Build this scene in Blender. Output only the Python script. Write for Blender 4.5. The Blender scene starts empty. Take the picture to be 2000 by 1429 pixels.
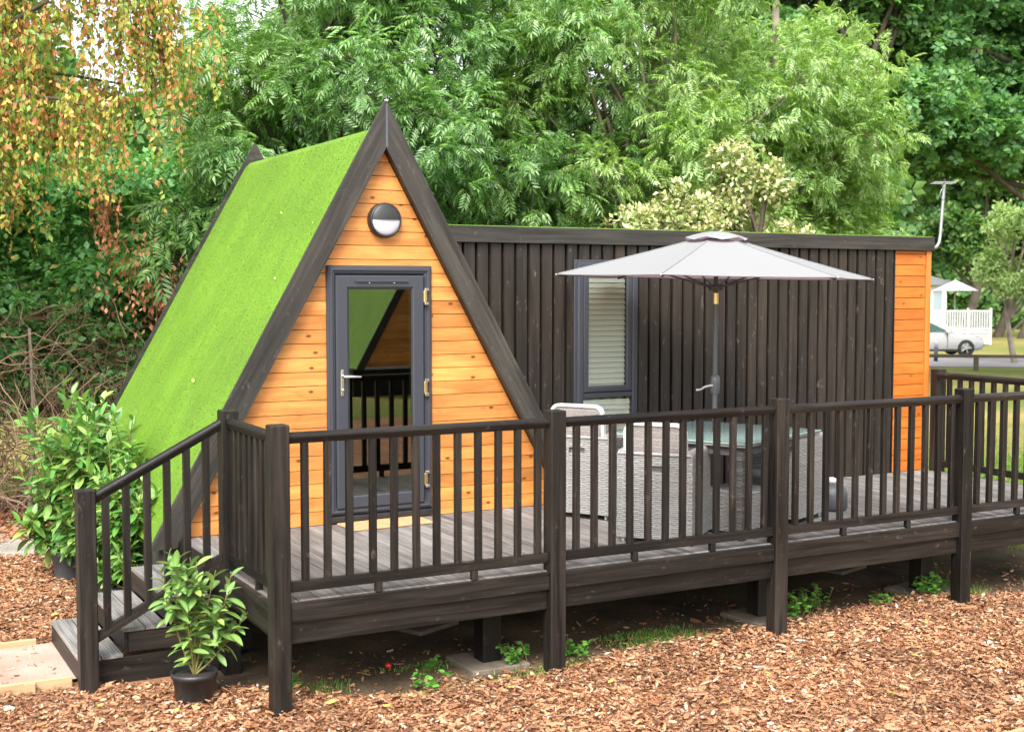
import bpy, math, random
import numpy as np
from mathutils import Vector, Matrix
R = math.radians
rng = np.random.default_rng(7)
random.seed(7)
sc = bpy.context.scene
col = sc.collection

# ------------------------------------------------------------------ camera, sky, sun, exposure
cam = bpy.data.cameras.new('camera'); cam_o = bpy.data.objects.new('camera', cam); col.objects.link(cam_o)
cam.sensor_width = 36; cam.lens = 2522.1 / 2000 * 36; cam.clip_end = 1500; cam.clip_start = .1
CAM = Vector((-2.533, -7.738, 1.981))
YAW, PITCH = R(28.47), R(3.5)
fw = Vector((math.sin(YAW) * math.cos(PITCH), math.cos(YAW) * math.cos(PITCH), -math.sin(PITCH)))
cam_o.location = CAM; cam_o.rotation_euler = fw.to_track_quat('-Z', 'Y').to_euler()
cam.dof.use_dof = True; cam.dof.focus_distance = 11.5; cam.dof.aperture_fstop = 2.8
sc.camera = cam_o

SUN_EL, SUN_AZ = R(50), R(218)          # azimuth clockwise from +y: the light comes from the front left
sun_dir = Vector((math.sin(SUN_AZ) * math.cos(SUN_EL), math.cos(SUN_AZ) * math.cos(SUN_EL), math.sin(SUN_EL)))
w = bpy.data.worlds.new('World'); sc.world = w; w.use_nodes = True
wn, wl = w.node_tree.nodes, w.node_tree.links
sky = wn.new('ShaderNodeTexSky'); sky.sky_type = 'NISHITA'; sky.sun_disc = False
sky.sun_elevation = SUN_EL; sky.sun_rotation = SUN_AZ; sky.dust_density = 4.0; sky.air_density = 1.2; sky.ozone_density = 1.0
hs = wn.new('ShaderNodeHueSaturation'); hs.inputs['Saturation'].default_value = .22; hs.inputs['Value'].default_value = 1.0
bg = wn['Background']; bg.inputs['Strength'].default_value = .15
wl.new(sky.outputs[0], hs.inputs['Color']); wl.new(hs.outputs[0], bg.inputs['Color'])
sl = bpy.data.lights.new('sun', 'SUN'); sl.energy = 1.3; sl.angle = R(24); sl.color = (1, .96, .9)
so = bpy.data.objects.new('sun', sl); col.objects.link(so); so.rotation_euler = sun_dir.to_track_quat('Z', 'Y').to_euler()
sc.view_settings.view_transform = 'Standard'; sc.view_settings.look = 'None'
sc.view_settings.exposure = 1.68; sc.view_settings.gamma = 1; sc.view_settings.use_curve_mapping = False
try:
    sc.cycles.use_denoising = True; sc.cycles.denoiser = 'OPENIMAGEDENOISE'
    sc.cycles.max_bounces = 8; sc.cycles.transparent_max_bounces = 8
except Exception: pass

# ------------------------------------------------------------------ materials
MATS = {}
def nt(name):
    m = bpy.data.materials.new(name); m.use_nodes = True
    t = m.node_tree; return m, t.nodes, t.links, t.nodes['Principled BSDF']
def plain(name, c, rough=.5, metal=0, spec=.5, bump=0, bscale=60, var=0):
    m, n, l, b = nt(name)
    b.inputs['Base Color'].default_value = (*c, 1); b.inputs['Roughness'].default_value = rough; b.inputs['Metallic'].default_value = metal
    b.inputs['Specular IOR Level'].default_value = spec
    if bump or var:
        tc = n.new('ShaderNodeTexCoord'); nz = n.new('ShaderNodeTexNoise'); nz.inputs['Scale'].default_value = bscale; nz.inputs['Detail'].default_value = 5
        l.new(tc.outputs['Object'], nz.inputs['Vector'])
        if bump:
            bp = n.new('ShaderNodeBump'); bp.inputs['Strength'].default_value = bump; bp.inputs['Distance'].default_value = .01
            l.new(nz.outputs[0], bp.inputs['Height']); l.new(bp.outputs[0], b.inputs['Normal'])
        if var:
            nz2 = n.new('ShaderNodeTexNoise'); nz2.inputs['Scale'].default_value = bscale * .12; nz2.inputs['Detail'].default_value = 6
            l.new(tc.outputs['Object'], nz2.inputs['Vector'])
            mr = n.new('ShaderNodeMapRange'); mr.inputs[1].default_value = .3; mr.inputs[2].default_value = .7
            mr.inputs[3].default_value = 1 - var; mr.inputs[4].default_value = 1 + var
            l.new(nz2.outputs[0], mr.inputs[0])
            vm = n.new('ShaderNodeVectorMath'); vm.operation = 'SCALE'; vm.inputs[0].default_value = c
            l.new(mr.outputs[0], vm.inputs['Scale']); l.new(vm.outputs[0], b.inputs['Base Color'])
    MATS[name] = m; return m
def ramp(n, stops):
    r = n.new('ShaderNodeValToRGB'); e = r.color_ramp.elements
    while len(e) < len(stops): e.new(.5)
    for i, (p, c) in enumerate(stops): e[i].position = p; e[i].color = (*c, 1)
    return r
def wood(name, axis, dark, light, knot=None, knot_amt=.0, rough=.55, var=.25, stretch=14, gscale=22, bump=.25, spots=None, spot_amt=.0, spec=.4):
    """stained timber: grain runs along an axis of the piece, each piece has its own offset and tone"""
    m, n, l, b = nt(name)
    tc = n.new('ShaderNodeTexCoord'); oi = n.new('ShaderNodeObjectInfo')
    off = n.new('ShaderNodeMath'); off.operation = 'MULTIPLY'; off.inputs[1].default_value = 57.0; l.new(oi.outputs['Random'], off.inputs[0])
    cx = n.new('ShaderNodeCombineXYZ')
    for i in range(3): l.new(off.outputs[0], cx.inputs[i])
    ad = n.new('ShaderNodeVectorMath'); ad.operation = 'ADD'; l.new(tc.outputs['Object'], ad.inputs[0]); l.new(cx.outputs[0], ad.inputs[1])
    def mapped(st):
        mp = n.new('ShaderNodeVectorMath'); mp.operation = 'MULTIPLY'; v = [1, 1, 1]; v[axis] = 1 / st
        mp.inputs[1].default_value = v; l.new(ad.outputs[0], mp.inputs[0]); return mp.outputs[0]
    g = n.new('ShaderNodeTexNoise'); g.inputs['Scale'].default_value = gscale; g.inputs['Detail'].default_value = 7; g.inputs['Roughness'].default_value = .62
    g.inputs['Distortion'].default_value = .6
    l.new(mapped(stretch), g.inputs['Vector'])
    rp = ramp(n, [(.34, dark), (.66, light)]); l.new(g.outputs[0], rp.inputs[0])
    g2 = n.new('ShaderNodeTexNoise'); g2.inputs['Scale'].default_value = 3.2; g2.inputs['Detail'].default_value = 4; l.new(mapped(3), g2.inputs['Vector'])
    mr = n.new('ShaderNodeMapRange'); mr.inputs[1].default_value = .25; mr.inputs[2].default_value = .75; mr.inputs[3].default_value = 1 - var; mr.inputs[4].default_value = 1 + var
    l.new(g2.outputs[0], mr.inputs[0])
    mr2 = n.new('ShaderNodeMapRange'); mr2.inputs[3].default_value = 1 - var * .8; mr2.inputs[4].default_value = 1 + var * .8; l.new(oi.outputs['Random'], mr2.inputs[0])
    mu = n.new('ShaderNodeMath'); mu.operation = 'MULTIPLY'; l.new(mr.outputs[0], mu.inputs[0]); l.new(mr2.outputs[0], mu.inputs[1])
    vs = n.new('ShaderNodeVectorMath'); vs.operation = 'SCALE'; l.new(rp.outputs[0], vs.inputs[0]); l.new(mu.outputs[0], vs.inputs['Scale'])
    outc = vs.outputs[0]
    if knot:
        vo = n.new('ShaderNodeTexVoronoi'); vo.inputs['Scale'].default_value = 5.0; vo.voronoi_dimensions = '2D'; kx = n.new('ShaderNodeSeparateXYZ'); kf = n.new('ShaderNodeCombineXYZ'); l.new(mapped(1.8), kx.inputs[0]); l.new(kx.outputs[0], kf.inputs[0]); l.new(kx.outputs[2], kf.inputs[1]); l.new(kf.outputs[0], vo.inputs['Vector'])
        kr = n.new('ShaderNodeMapRange'); kr.inputs[1].default_value = .035; kr.inputs[2].default_value = .085; kr.inputs[3].default_value = knot_amt; kr.inputs[4].default_value = 0
        l.new(vo.outputs['Distance'], kr.inputs[0])
        kn = n.new('ShaderNodeMath'); kn.operation = 'GREATER_THAN'; kn.inputs[1].default_value = .45
        sp = n.new('ShaderNodeSeparateColor'); l.new(vo.outputs['Color'], sp.inputs[0]); l.new(sp.outputs[0], kn.inputs[0])
        km = n.new('ShaderNodeMath'); km.operation = 'MULTIPLY'; l.new(kr.outputs[0], km.inputs[0]); l.new(kn.outputs[0], km.inputs[1])
        mx = n.new('ShaderNodeMix'); mx.data_type = 'RGBA'; l.new(km.outputs[0], mx.inputs['Factor']); l.new(outc, mx.inputs['A']); mx.inputs['B'].default_value = (*knot, 1)
        outc = mx.outputs['Result']
    if spots:
        s = n.new('ShaderNodeTexNoise'); s.inputs['Scale'].default_value = 17; s.inputs['Detail'].default_value = 5; s.inputs['Roughness'].default_value = .7; l.new(mapped(1.9), s.inputs['Vector'])
        s2 = n.new('ShaderNodeMapRange'); s2.inputs[1].default_value = .61; s2.inputs[2].default_value = .74; s2.inputs[4].default_value = spot_amt; l.new(s.outputs[0], s2.inputs[0])
        mx = n.new('ShaderNodeMix'); mx.data_type = 'RGBA'; l.new(s2.outputs[0], mx.inputs['Factor']); l.new(outc, mx.inputs['A']); mx.inputs['B'].default_value = (*spots, 1)
        outc = mx.outputs['Result']
    l.new(outc, b.inputs['Base Color'])
    b.inputs['Roughness'].default_value = rough; b.inputs['Specular IOR Level'].default_value = spec
    bp = n.new('ShaderNodeBump'); bp.inputs['Strength'].default_value = bump; bp.inputs['Distance'].default_value = .004
    l.new(g.outputs[0], bp.inputs['Height']); l.new(bp.outputs[0], b.inputs['Normal'])
    MATS[name] = m; return m
def leafmat(name, stops, rough=.45, trans=.3, spec=.5, patch=None, patch_amt=.6, pscale=.9, tcol=None):
    """leaf: colour differs from leaf to leaf, part of the light passes through"""
    m, n, l, b = nt(name)
    ge = n.new('ShaderNodeNewGeometry'); rp = ramp(n, stops); l.new(ge.outputs['Random Per Island'], rp.inputs[0])
    c = rp.outputs[0]
    if patch:
        nz = n.new('ShaderNodeTexNoise'); nz.inputs['Scale'].default_value = pscale; nz.inputs['Detail'].default_value = 3; l.new(ge.outputs['Position'], nz.inputs['Vector'])
        mr = n.new('ShaderNodeMapRange'); mr.inputs[1].default_value = .45; mr.inputs[2].default_value = .68; mr.inputs[4].default_value = patch_amt; l.new(nz.outputs[0], mr.inputs[0])
        mx = n.new('ShaderNodeMix'); mx.data_type = 'RGBA'; l.new(mr.outputs[0], mx.inputs['Factor']); l.new(c, mx.inputs['A']); mx.inputs['B'].default_value = (*patch, 1); c = mx.outputs['Result']
    l.new(c, b.inputs['Base Color']); b.inputs['Roughness'].default_value = rough; b.inputs['Specular IOR Level'].default_value = spec
    tr = n.new('ShaderNodeBsdfTranslucent')
    vs = n.new('ShaderNodeVectorMath'); vs.operation = 'MULTIPLY'; vs.inputs[1].default_value = tcol or (1.5, 1.6, .7); l.new(c, vs.inputs[0]); l.new(vs.outputs[0], tr.inputs['Color'])
    ms = n.new('ShaderNodeMixShader'); ms.inputs[0].default_value = trans
    l.new(b.outputs[0], ms.inputs[1]); l.new(tr.outputs[0], ms.inputs[2]); l.new(ms.outputs[0], n['Material Output'].inputs['Surface'])
    MATS[name] = m; return m
def islandmat(name, stops, rough=.8, spec=.2, damp=0):
    m, n, l, b = nt(name)
    ge = n.new('ShaderNodeNewGeometry'); rp = ramp(n, stops); l.new(ge.outputs['Random Per Island'], rp.inputs[0])
    tc = n.new('ShaderNodeTexCoord'); nz = n.new('ShaderNodeTexNoise'); nz.inputs['Scale'].default_value = 90; nz.inputs['Detail'].default_value = 4; l.new(tc.outputs['Object'], nz.inputs['Vector'])
    mr = n.new('ShaderNodeMapRange'); mr.inputs[1].default_value = .3; mr.inputs[2].default_value = .7; mr.inputs[3].default_value = .7; mr.inputs[4].default_value = 1.3; l.new(nz.outputs[0], mr.inputs[0])
    vs = n.new('ShaderNodeVectorMath'); vs.operation = 'SCALE'; l.new(rp.outputs[0], vs.inputs[0]); l.new(mr.outputs[0], vs.inputs['Scale']); l.new(vs.outputs[0], b.inputs['Base Color'])
    if damp:
        nd = n.new('ShaderNodeTexNoise'); nd.inputs['Scale'].default_value = 1.3; nd.inputs['Detail'].default_value = 6; nd.inputs['Roughness'].default_value = .6; l.new(ge.outputs['Position'], nd.inputs['Vector'])
        md = n.new('ShaderNodeMapRange'); md.inputs[1].default_value = .35; md.inputs[2].default_value = .6; md.inputs[3].default_value = 1 - damp; md.inputs[4].default_value = 1.08; l.new(nd.outputs[0], md.inputs[0])
        mm = n.new('ShaderNodeMath'); mm.operation = 'MULTIPLY'; l.new(mr.outputs[0], mm.inputs[0]); l.new(md.outputs[0], mm.inputs[1]); l.new(mm.outputs[0], vs.inputs['Scale'])
    b.inputs['Roughness'].default_value = rough; b.inputs['Specular IOR Level'].default_value = spec
    MATS[name] = m; return m
def ground_mat(name, cols, scales, rough=.95, bump=.5):
    m, n, l, b = nt(name)
    ge = n.new('ShaderNodeNewGeometry')
    a = n.new('ShaderNodeTexNoise'); a.inputs['Scale'].default_value = scales[0]; a.inputs['Detail'].default_value = 6; l.new(ge.outputs['Position'], a.inputs['Vector'])
    c = n.new('ShaderNodeTexNoise'); c.inputs['Scale'].default_value = scales[1]; c.inputs['Detail'].default_value = 6; c.inputs['Roughness'].default_value = .7; l.new(ge.outputs['Position'], c.inputs['Vector'])
    r1 = ramp(n, [(.35, cols[0]), (.65, cols[1])]); l.new(a.outputs[0], r1.inputs[0])
    mr = n.new('ShaderNodeMapRange'); mr.inputs[1].default_value = .3; mr.inputs[2].default_value = .7; mr.inputs[3].default_value = .6; mr.inputs[4].default_value = 1.4; l.new(c.outputs[0], mr.inputs[0])
    vs = n.new('ShaderNodeVectorMath'); vs.operation = 'SCALE'; l.new(r1.outputs[0], vs.inputs[0]); l.new(mr.outputs[0], vs.inputs['Scale']); l.new(vs.outputs[0], b.inputs['Base Color'])
    b.inputs['Roughness'].default_value = rough; b.inputs['Specular IOR Level'].default_value = .15
    bp = n.new('ShaderNodeBump'); bp.inputs['Strength'].default_value = bump; bp.inputs['Distance'].default_value = .02; l.new(c.outputs[0], bp.inputs['Height']); l.new(bp.outputs[0], b.inputs['Normal'])
    MATS[name] = m; return m

CH_D, CH_L, CH_S = (.0043, .0035, .0029), (.0225, .0181, .0148), (.13, .105, .084)
for i, a in enumerate('xyz'):
    wood('char_' + a, i, CH_D, CH_L, spots=CH_S, spot_amt=.5, rough=.5, var=.5, stretch=22, gscale=30, bump=.6, spec=.25)
wood('batten_wood', 2, (.0068, .0047, .0033), (.029, .0208, .0148), spots=(.16, .13, .11), spot_amt=.7, rough=.55, var=.32, stretch=18)
wood('barge_wood', 0, (.013, .0112, .0088), (.050, .0445, .037), spots=(.13, .12, .10), spot_amt=.5, rough=.6, var=.42, stretch=20)
wood('deck_wood', 1, (.084, .078, .073), (.228, .217, .206), spots=(.3, .28, .25), spot_amt=.25, rough=.55, var=.22, stretch=20)
wood('pine_x', 0, (.43, .148, .032), (.575, .258, .070), knot=(.10, .024, .006), knot_amt=.92, rough=.42, var=.26, stretch=9, gscale=14, spots=(.36, .07, .010), spot_amt=.7, bump=.1)
wood('pine_panel', 0, (.38, .098, .012), (.48, .148, .024), knot=(.17, .04, .008), knot_amt=.85, rough=.42, var=.16, stretch=7, gscale=14, spots=(.40, .09, .012), spot_amt=.6, bump=.1)
wood('pine_z', 2, (.41, .118, .017), (.52, .175, .034), rough=.42, var=.12, bump=.1)
wood('edging_wood', 0, (.34, .24, .12), (.48, .35, .20), rough=.7, var=.2)
plain('turf_line', (.15, .26, .016), .8)
plain('black_void', (.006, .006, .006), .9, spec=.1)
plain('anthracite', (.036, .039, .050), .38, spec=.5, bump=.03, bscale=200)
plain('chrome', (.8, .79, .76), .22, metal=1)
plain('brass', (.75, .55, .25), .3, metal=1)
plain('black_plastic', (.018, .018, .019), .45, bump=.1, bscale=90, var=.3)
plain('sealant', (.07, .08, .105), .6)
plain('grey_plastic', (.055, .062, .07), .5, bump=.1, bscale=90, var=.2)
plain('diffuser', (.42, .42, .46), .35)
plain('galvanised', (.33, .335, .34), .42, metal=.7)
plain('concrete', (.15, .12, .09), .9, bump=.5, bscale=50, var=.3)
plain('slat_white', (.86, .87, .82), .45)
plain('interior', (.07, .06, .05), .8)
plain('parasol_pole', (.07, .075, .08), .35)
plain('parasol_seam', (.19, .195, .205), .8)
plain('rib_dark', (.05, .045, .05), .5)
plain('cushion', (.30, .31, .31), .9, bump=.2, bscale=150)
plain('table_glass', (.24, .345, .315), .13, spec=.6)
plain('white_paint', (.50, .50, .49), .5)
plain('veranda_paint', (.40, .40, .40), .5)
plain('car_white', (.38, .38, .37), .22, spec=.6)
plain('tyre', (.02, .02, .02), .8)
plain('alloy', (.5, .5, .5), .35, metal=.8)
plain('car_glass', (.05, .10, .09), .08, spec=.8)
plain('home_wall', (.60, .62, .62), .7)
plain('home_glass', (.25, .30, .32), .08, spec=.8)
plain('home_roof', (.16, .165, .18), .8)
plain('bark', (.075, .058, .042), .9, bump=.8, bscale=26, var=.45)
plain('bark_pale', (.24, .20, .16), .9, bump=.6, bscale=26, var=.4)
plain('stem', (.16, .14, .035), .6)
plain('coir', (.48, .29, .14), .95, bump=.8, bscale=220, var=.2)
plain('red_skin', (.5, .02, .015), .3)
plain('potting_soil', (.02, .014, .01), .95, bump=.8, bscale=60)
plain('nest_wood', (.10, .062, .035), .8, var=.3)
plain('bollard_blue', (.03, .05, .07), .5)
wood('rail_wood', 0, (.07, .055, .035), (.15, .12, .08), rough=.8)
islandmat('chips', [(0, (.155, .062, .031)), (.2, (.25, .108, .053)), (.5, (.345, .165, .080)), (.76, (.415, .222, .115)), (.93, (.48, .31, .19)), (1, (.60, .48, .36))], damp=.3)
wood('chip_single', 0, (.25, .11, .055), (.43, .23, .13), rough=.8, var=.45, stretch=4, gscale=60)
islandmat('twig', [(0, (.09, .052, .032)), (.5, (.19, .118, .075)), (1, (.38, .27, .19))])
islandmat('wicker_grey', [(0, (.225, .218, .208)), (.5, (.25, .244, .234)), (1, (.28, .274, .264))], .5, .4)
islandmat('wicker_pale', [(0, (.27, .235, .22)), (1, (.38, .35, .33))], .5, .4)
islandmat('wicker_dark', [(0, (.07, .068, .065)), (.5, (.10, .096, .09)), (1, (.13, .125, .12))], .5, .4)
ground_mat('lawn', [(.085, .13, .02), (.26, .21, .075)], (.12, 9))
ground_mat('soil', [(.055, .040, .026), (.14, .10, .062)], (1.6, 40))
ground_mat('mulch_base', [(.17, .082, .046), (.30, .155, .09)], (3, 60))
ground_mat('hoggin', [(.34, .215, .165), (.43, .305, .25)], (2.5, 110), bump=.4)
ground_mat('gravel', [(.22, .20, .17), (.36, .33, .29)], (2, 60))
ground_mat('asphalt', [(.24, .22, .215), (.30, .285, .28)], (.5, 40))
leafmat('ash_leaf', [(0, (0.0615, 0.154, 0.0466)), (0.45, (0.129, 0.273, 0.0857)), (0.8, (0.212, 0.378, 0.128)), (1, (0.38, 0.509, 0.282))], rough=.36, trans=.42, spec=.7, patch=(.22, .33, .06), patch_amt=.35, pscale=.55)
leafmat('ash_leaf_light', [(0, (0.113, 0.212, 0.0577)), (0.45, (0.195, 0.336, 0.0944)), (0.8, (0.304, 0.459, 0.147)), (1, (0.478, 0.582, 0.283))], rough=.38, trans=.42, spec=.7, patch=(.30, .40, .08), patch_amt=.35, pscale=.5)
leafmat('oak_leaf', [(0, (0.0577, 0.164, 0.0601)), (0.55, (0.123, 0.276, 0.1)), (1, (0.231, 0.404, 0.143))], rough=.42, trans=.38, patch=(.14, .23, .04), patch_amt=.35, pscale=.35)
leafmat('dark_leaf', [(0, (0.051, 0.136, 0.04)), (0.6, (0.102, 0.224, 0.064)), (1, (0.204, 0.336, 0.096))], rough=.5, trans=.4)
leafmat('bramble_leaf', [(0, (0.0759, 0.235, 0.0726)), (0.55, (0.152, 0.373, 0.121)), (0.93, (0.276, 0.511, 0.169)), (1, (0.524, 0.442, 0.145))], rough=.4, trans=.35)
leafmat('birch_leaf', [(0, (0.473, 0.173, 0.076)), (0.15, (0.63, 0.284, 0.133)), (0.26, (0.698, 0.427, 0.133)), (0.4, (0.495, 0.446, 0.095)), (0.54, (0.315, 0.406, 0.076)), (1, (0.169, 0.294, 0.057))], rough=.5, trans=.35, tcol=(1.3, 1.2, .7), spec=.3)
leafmat('rust_leaf', [(0, (.26, .095, .05)), (.5, (.42, .18, .09)), (1, (.56, .30, .17))], rough=.6, trans=.3, tcol=(1.2, 1, .8), spec=.2)
leafmat('cream_leaf', [(0, (.15, .25, .06)), (.35, (.28, .36, .12)), (.5, (.50, .50, .22)), (.8, (.66, .63, .34)), (1, (.78, .75, .50))], rough=.5, trans=.25, tcol=(1.1, 1.1, .7))
leafmat('sapling_leaf', [(0, (0.212, 0.323, 0.112)), (0.5, (0.323, 0.441, 0.184)), (1, (0.468, 0.568, 0.288))], rough=.5, trans=.35)
leafmat('far_leaf', [(0, (0.039, 0.111, 0.0286)), (0.6, (0.078, 0.176, 0.039)), (1, (0.182, 0.273, 0.065))], rough=.5, trans=.3)
leafmat('grass_blade', [(0, (.07, .16, .02)), (.6, (.14, .28, .035)), (1, (.25, .33, .08))], rough=.6, trans=.3)
leafmat('weed_leaf', [(0, (.06, .22, .03)), (1, (.15, .40, .06))], rough=.5, trans=.3)
leafmat('yellow_leaf', [(0, (.60, .42, .06)), (.5, (.45, .50, .10)), (1, (.62, .52, .16))], rough=.6, trans=.2)
leafmat('turf_blade', [(0, (0.0655, 0.155, 0.0051)), (0.5, (0.116, 0.238, 0.0085)), (0.9, (0.181, 0.311, 0.017)), (1, (0.342, 0.456, 0.085))], rough=.5, trans=.2, tcol=(1.2, 1.2, .6), spec=.3)
def laurel_mat():
    m, n, l, b = nt('laurel_leaf')
    oi = n.new('ShaderNodeObjectInfo'); rp = ramp(n, [(0, (.05, .16, .028)), (.45, (.105, .27, .05)), (.8, (.185, .36, .07)), (1, (.34, .48, .10))]); l.new(oi.outputs['Random'], rp.inputs[0])
    tc = n.new('ShaderNodeTexCoord'); sp = n.new('ShaderNodeSeparateXYZ'); l.new(tc.outputs['Object'], sp.inputs[0])
    ab = n.new('ShaderNodeMath'); ab.operation = 'ABSOLUTE'; l.new(sp.outputs[1], ab.inputs[0])
    mr = n.new('ShaderNodeMapRange'); mr.inputs[1].default_value = .004; mr.inputs[2].default_value = .022; mr.inputs[3].default_value = .55; mr.inputs[4].default_value = 0; l.new(ab.outputs[0], mr.inputs[0])
    mx = n.new('ShaderNodeMix'); mx.data_type = 'RGBA'; l.new(mr.outputs[0], mx.inputs['Factor']); l.new(rp.outputs[0], mx.inputs['A']); mx.inputs['B'].default_value = (.30, .42, .14, 1)
    l.new(mx.outputs['Result'], b.inputs['Base Color']); b.inputs['Roughness'].default_value = .36; b.inputs['Specular IOR Level'].default_value = .5
    tr = n.new('ShaderNodeBsdfTranslucent'); l.new(mx.outputs['Result'], tr.inputs['Color'])
    ms = n.new('ShaderNodeMixShader'); ms.inputs[0].default_value = .22
    l.new(b.outputs[0], ms.inputs[1]); l.new(tr.outputs[0], ms.inputs[2]); l.new(ms.outputs[0], n['Material Output'].inputs['Surface']); MATS['laurel_leaf'] = m
laurel_mat()
leafmat('laurel_mass', [(0, (.05, .16, .028)), (.45, (.105, .27, .05)), (.8, (.185, .36, .07)), (1, (.34, .48, .10))], rough=.3, trans=.22, tcol=(1, 1, .8), spec=.6)
def turf_mat():
    m, n, l, b = nt('turf')
    tc = n.new('ShaderNodeTexCoord')
    a = n.new('ShaderNodeTexNoise'); a.inputs['Scale'].default_value = 95; a.inputs['Detail'].default_value = 4; l.new(tc.outputs['Object'], a.inputs['Vector'])
    c = n.new('ShaderNodeTexNoise'); c.inputs['Scale'].default_value = 1.6; c.inputs['Detail'].default_value = 5; l.new(tc.outputs['Object'], c.inputs['Vector'])
    rp = ramp(n, [(.32, (.066, .156, .005)), (.6, (.114, .228, .008)), (.8, (.172, .292, .019))]); l.new(a.outputs[0], rp.inputs[0])
    mr = n.new('ShaderNodeMapRange'); mr.inputs[1].default_value = .3; mr.inputs[2].default_value = .7; mr.inputs[3].default_value = .85; mr.inputs[4].default_value = 1.15; l.new(c.outputs[0], mr.inputs[0])
    vs = n.new('ShaderNodeVectorMath'); vs.operation = 'SCALE'; l.new(rp.outputs[0], vs.inputs[0]); l.new(mr.outputs[0], vs.inputs['Scale']); l.new(vs.outputs[0], b.inputs['Base Color'])
    b.inputs['Roughness'].default_value = .8
    pm = n.new('ShaderNodeMapping'); pm.inputs['Rotation'].default_value = (0, R(60.8), 0); pm.inputs['Scale'].default_value = (1.2, 14, 1.2); l.new(tc.outputs['Object'], pm.inputs['Vector'])
    pn = n.new('ShaderNodeTexNoise'); pn.inputs['Scale'].default_value = 1.0; pn.inputs['Detail'].default_value = 5; l.new(pm.outputs[0], pn.inputs['Vector'])
    pr = n.new('ShaderNodeMapRange'); pr.inputs[1].default_value = .35; pr.inputs[2].default_value = .65; pr.inputs[3].default_value = .93; pr.inputs[4].default_value = 1.07; l.new(pn.outputs[0], pr.inputs[0])
    v2 = n.new('ShaderNodeVectorMath'); v2.operation = 'SCALE'; l.new(vs.outputs[0], v2.inputs[0]); l.new(pr.outputs[0], v2.inputs['Scale']); l.new(v2.outputs[0], b.inputs['Base Color'])
    bp = n.new('ShaderNodeBump'); bp.inputs['Strength'].default_value = .6; bp.inputs['Distance'].default_value = .01; l.new(a.outputs[0], bp.inputs['Height']); l.new(bp.outputs[0], b.inputs['Normal']); MATS['turf'] = m
turf_mat()
def glass_mat(name, refl, tint):
    m, n, l, b = nt(name)
    g = n.new('ShaderNodeBsdfGlossy'); g.inputs['Roughness'].default_value = .0; g.inputs['Color'].default_value = (.9, .88, .78, 1)
    t = n.new('ShaderNodeBsdfTransparent'); t.inputs['Color'].default_value = (*tint, 1)
    lw = n.new('ShaderNodeFresnel'); lw.inputs['IOR'].default_value = 1.5
    ad = n.new('ShaderNodeMath'); ad.operation = 'ADD'; ad.use_clamp = True; ad.inputs[1].default_value = refl; l.new(lw.outputs[0], ad.inputs[0])
    ms = n.new('ShaderNodeMixShader'); l.new(ad.outputs[0], ms.inputs[0]); l.new(t.outputs[0], ms.inputs[1]); l.new(g.outputs[0], ms.inputs[2]); l.new(ms.outputs[0], n['Material Output'].inputs['Surface']); MATS[name] = m
glass_mat('door_glass', .13, (.5, .55, .5)); glass_mat('window_glass', .0, (.97, .99, .97))
def fabric_mat():
    m, n, l, b = nt('parasol_cloth')
    b.inputs['Base Color'].default_value = (.245, .254, .258, 1); b.inputs['Roughness'].default_value = .8; b.inputs['Specular IOR Level'].default_value = .2
    ge = n.new('ShaderNodeNewGeometry'); mx = n.new('ShaderNodeMix'); mx.data_type = 'RGBA'; l.new(ge.outputs['Backfacing'], mx.inputs['Factor'])
    mx.inputs['A'].default_value = (.245, .254, .258, 1); mx.inputs['B'].default_value = (.26, .18, .22, 1); l.new(mx.outputs['Result'], b.inputs['Base Color'])
    tr = n.new('ShaderNodeBsdfTranslucent'); tr.inputs['Color'].default_value = (.55, .38, .44, 1)
    ms = n.new('ShaderNodeMixShader'); ms.inputs[0].default_value = .2
    tc = n.new('ShaderNodeTexCoord'); nz = n.new('ShaderNodeTexNoise'); nz.inputs['Scale'].default_value = 3; nz.inputs['Detail'].default_value = 3; l.new(tc.outputs['Object'], nz.inputs['Vector'])
    bp = n.new('ShaderNodeBump'); bp.inputs['Strength'].default_value = .25; bp.inputs['Distance'].default_value = .05; l.new(nz.outputs[0], bp.inputs['Height']); l.new(bp.outputs[0], b.inputs['Normal'])
    l.new(b.outputs[0], ms.inputs[1]); l.new(tr.outputs[0], ms.inputs[2]); l.new(ms.outputs[0], n['Material Output'].inputs['Surface']); MATS['parasol_cloth'] = m
fabric_mat()

# ------------------------------------------------------------------ object helpers
def tag(o, label=None, cat=None, group=None, kind=None):
    if label: o['label'] = label
    if cat: o['category'] = cat
    if group: o['group'] = group
    if kind: o['kind'] = kind
    return o
def thing(name, loc, label, cat, rz=0, group=None):
    o = bpy.data.objects.new(name, None); col.objects.link(o); o.location = loc; o.rotation_euler = (0, 0, rz); o.empty_display_size = .2
    return tag(o, label, cat, group)
def wloc(o):
    v = Vector((0, 0, 0))
    while o is not None: v += o.location; o = o.parent
    return v
def obj(name, me, mat, parent=None, local=False, loc=(0, 0, 0), center=True):
    """link a mesh given in world coordinates (or in the parent's, if local) as one object with its origin in its own middle"""
    if mat and not me.materials: me.materials.append(MATS[mat])
    o = bpy.data.objects.new(name, me); col.objects.link(o)
    off = Vector(loc)
    if center:
        co = np.empty(len(me.vertices) * 3, 'f'); me.vertices.foreach_get('co', co); co = co.reshape(-1, 3)
        c = (co.min(0) + co.max(0)) / 2; co -= c; me.vertices.foreach_set('co', co.ravel()); off = off + Vector(c.tolist())
    if parent is not None:
        o.parent = parent
        if not local: off = off - wloc(parent)
    o.location = off
    return o
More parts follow.
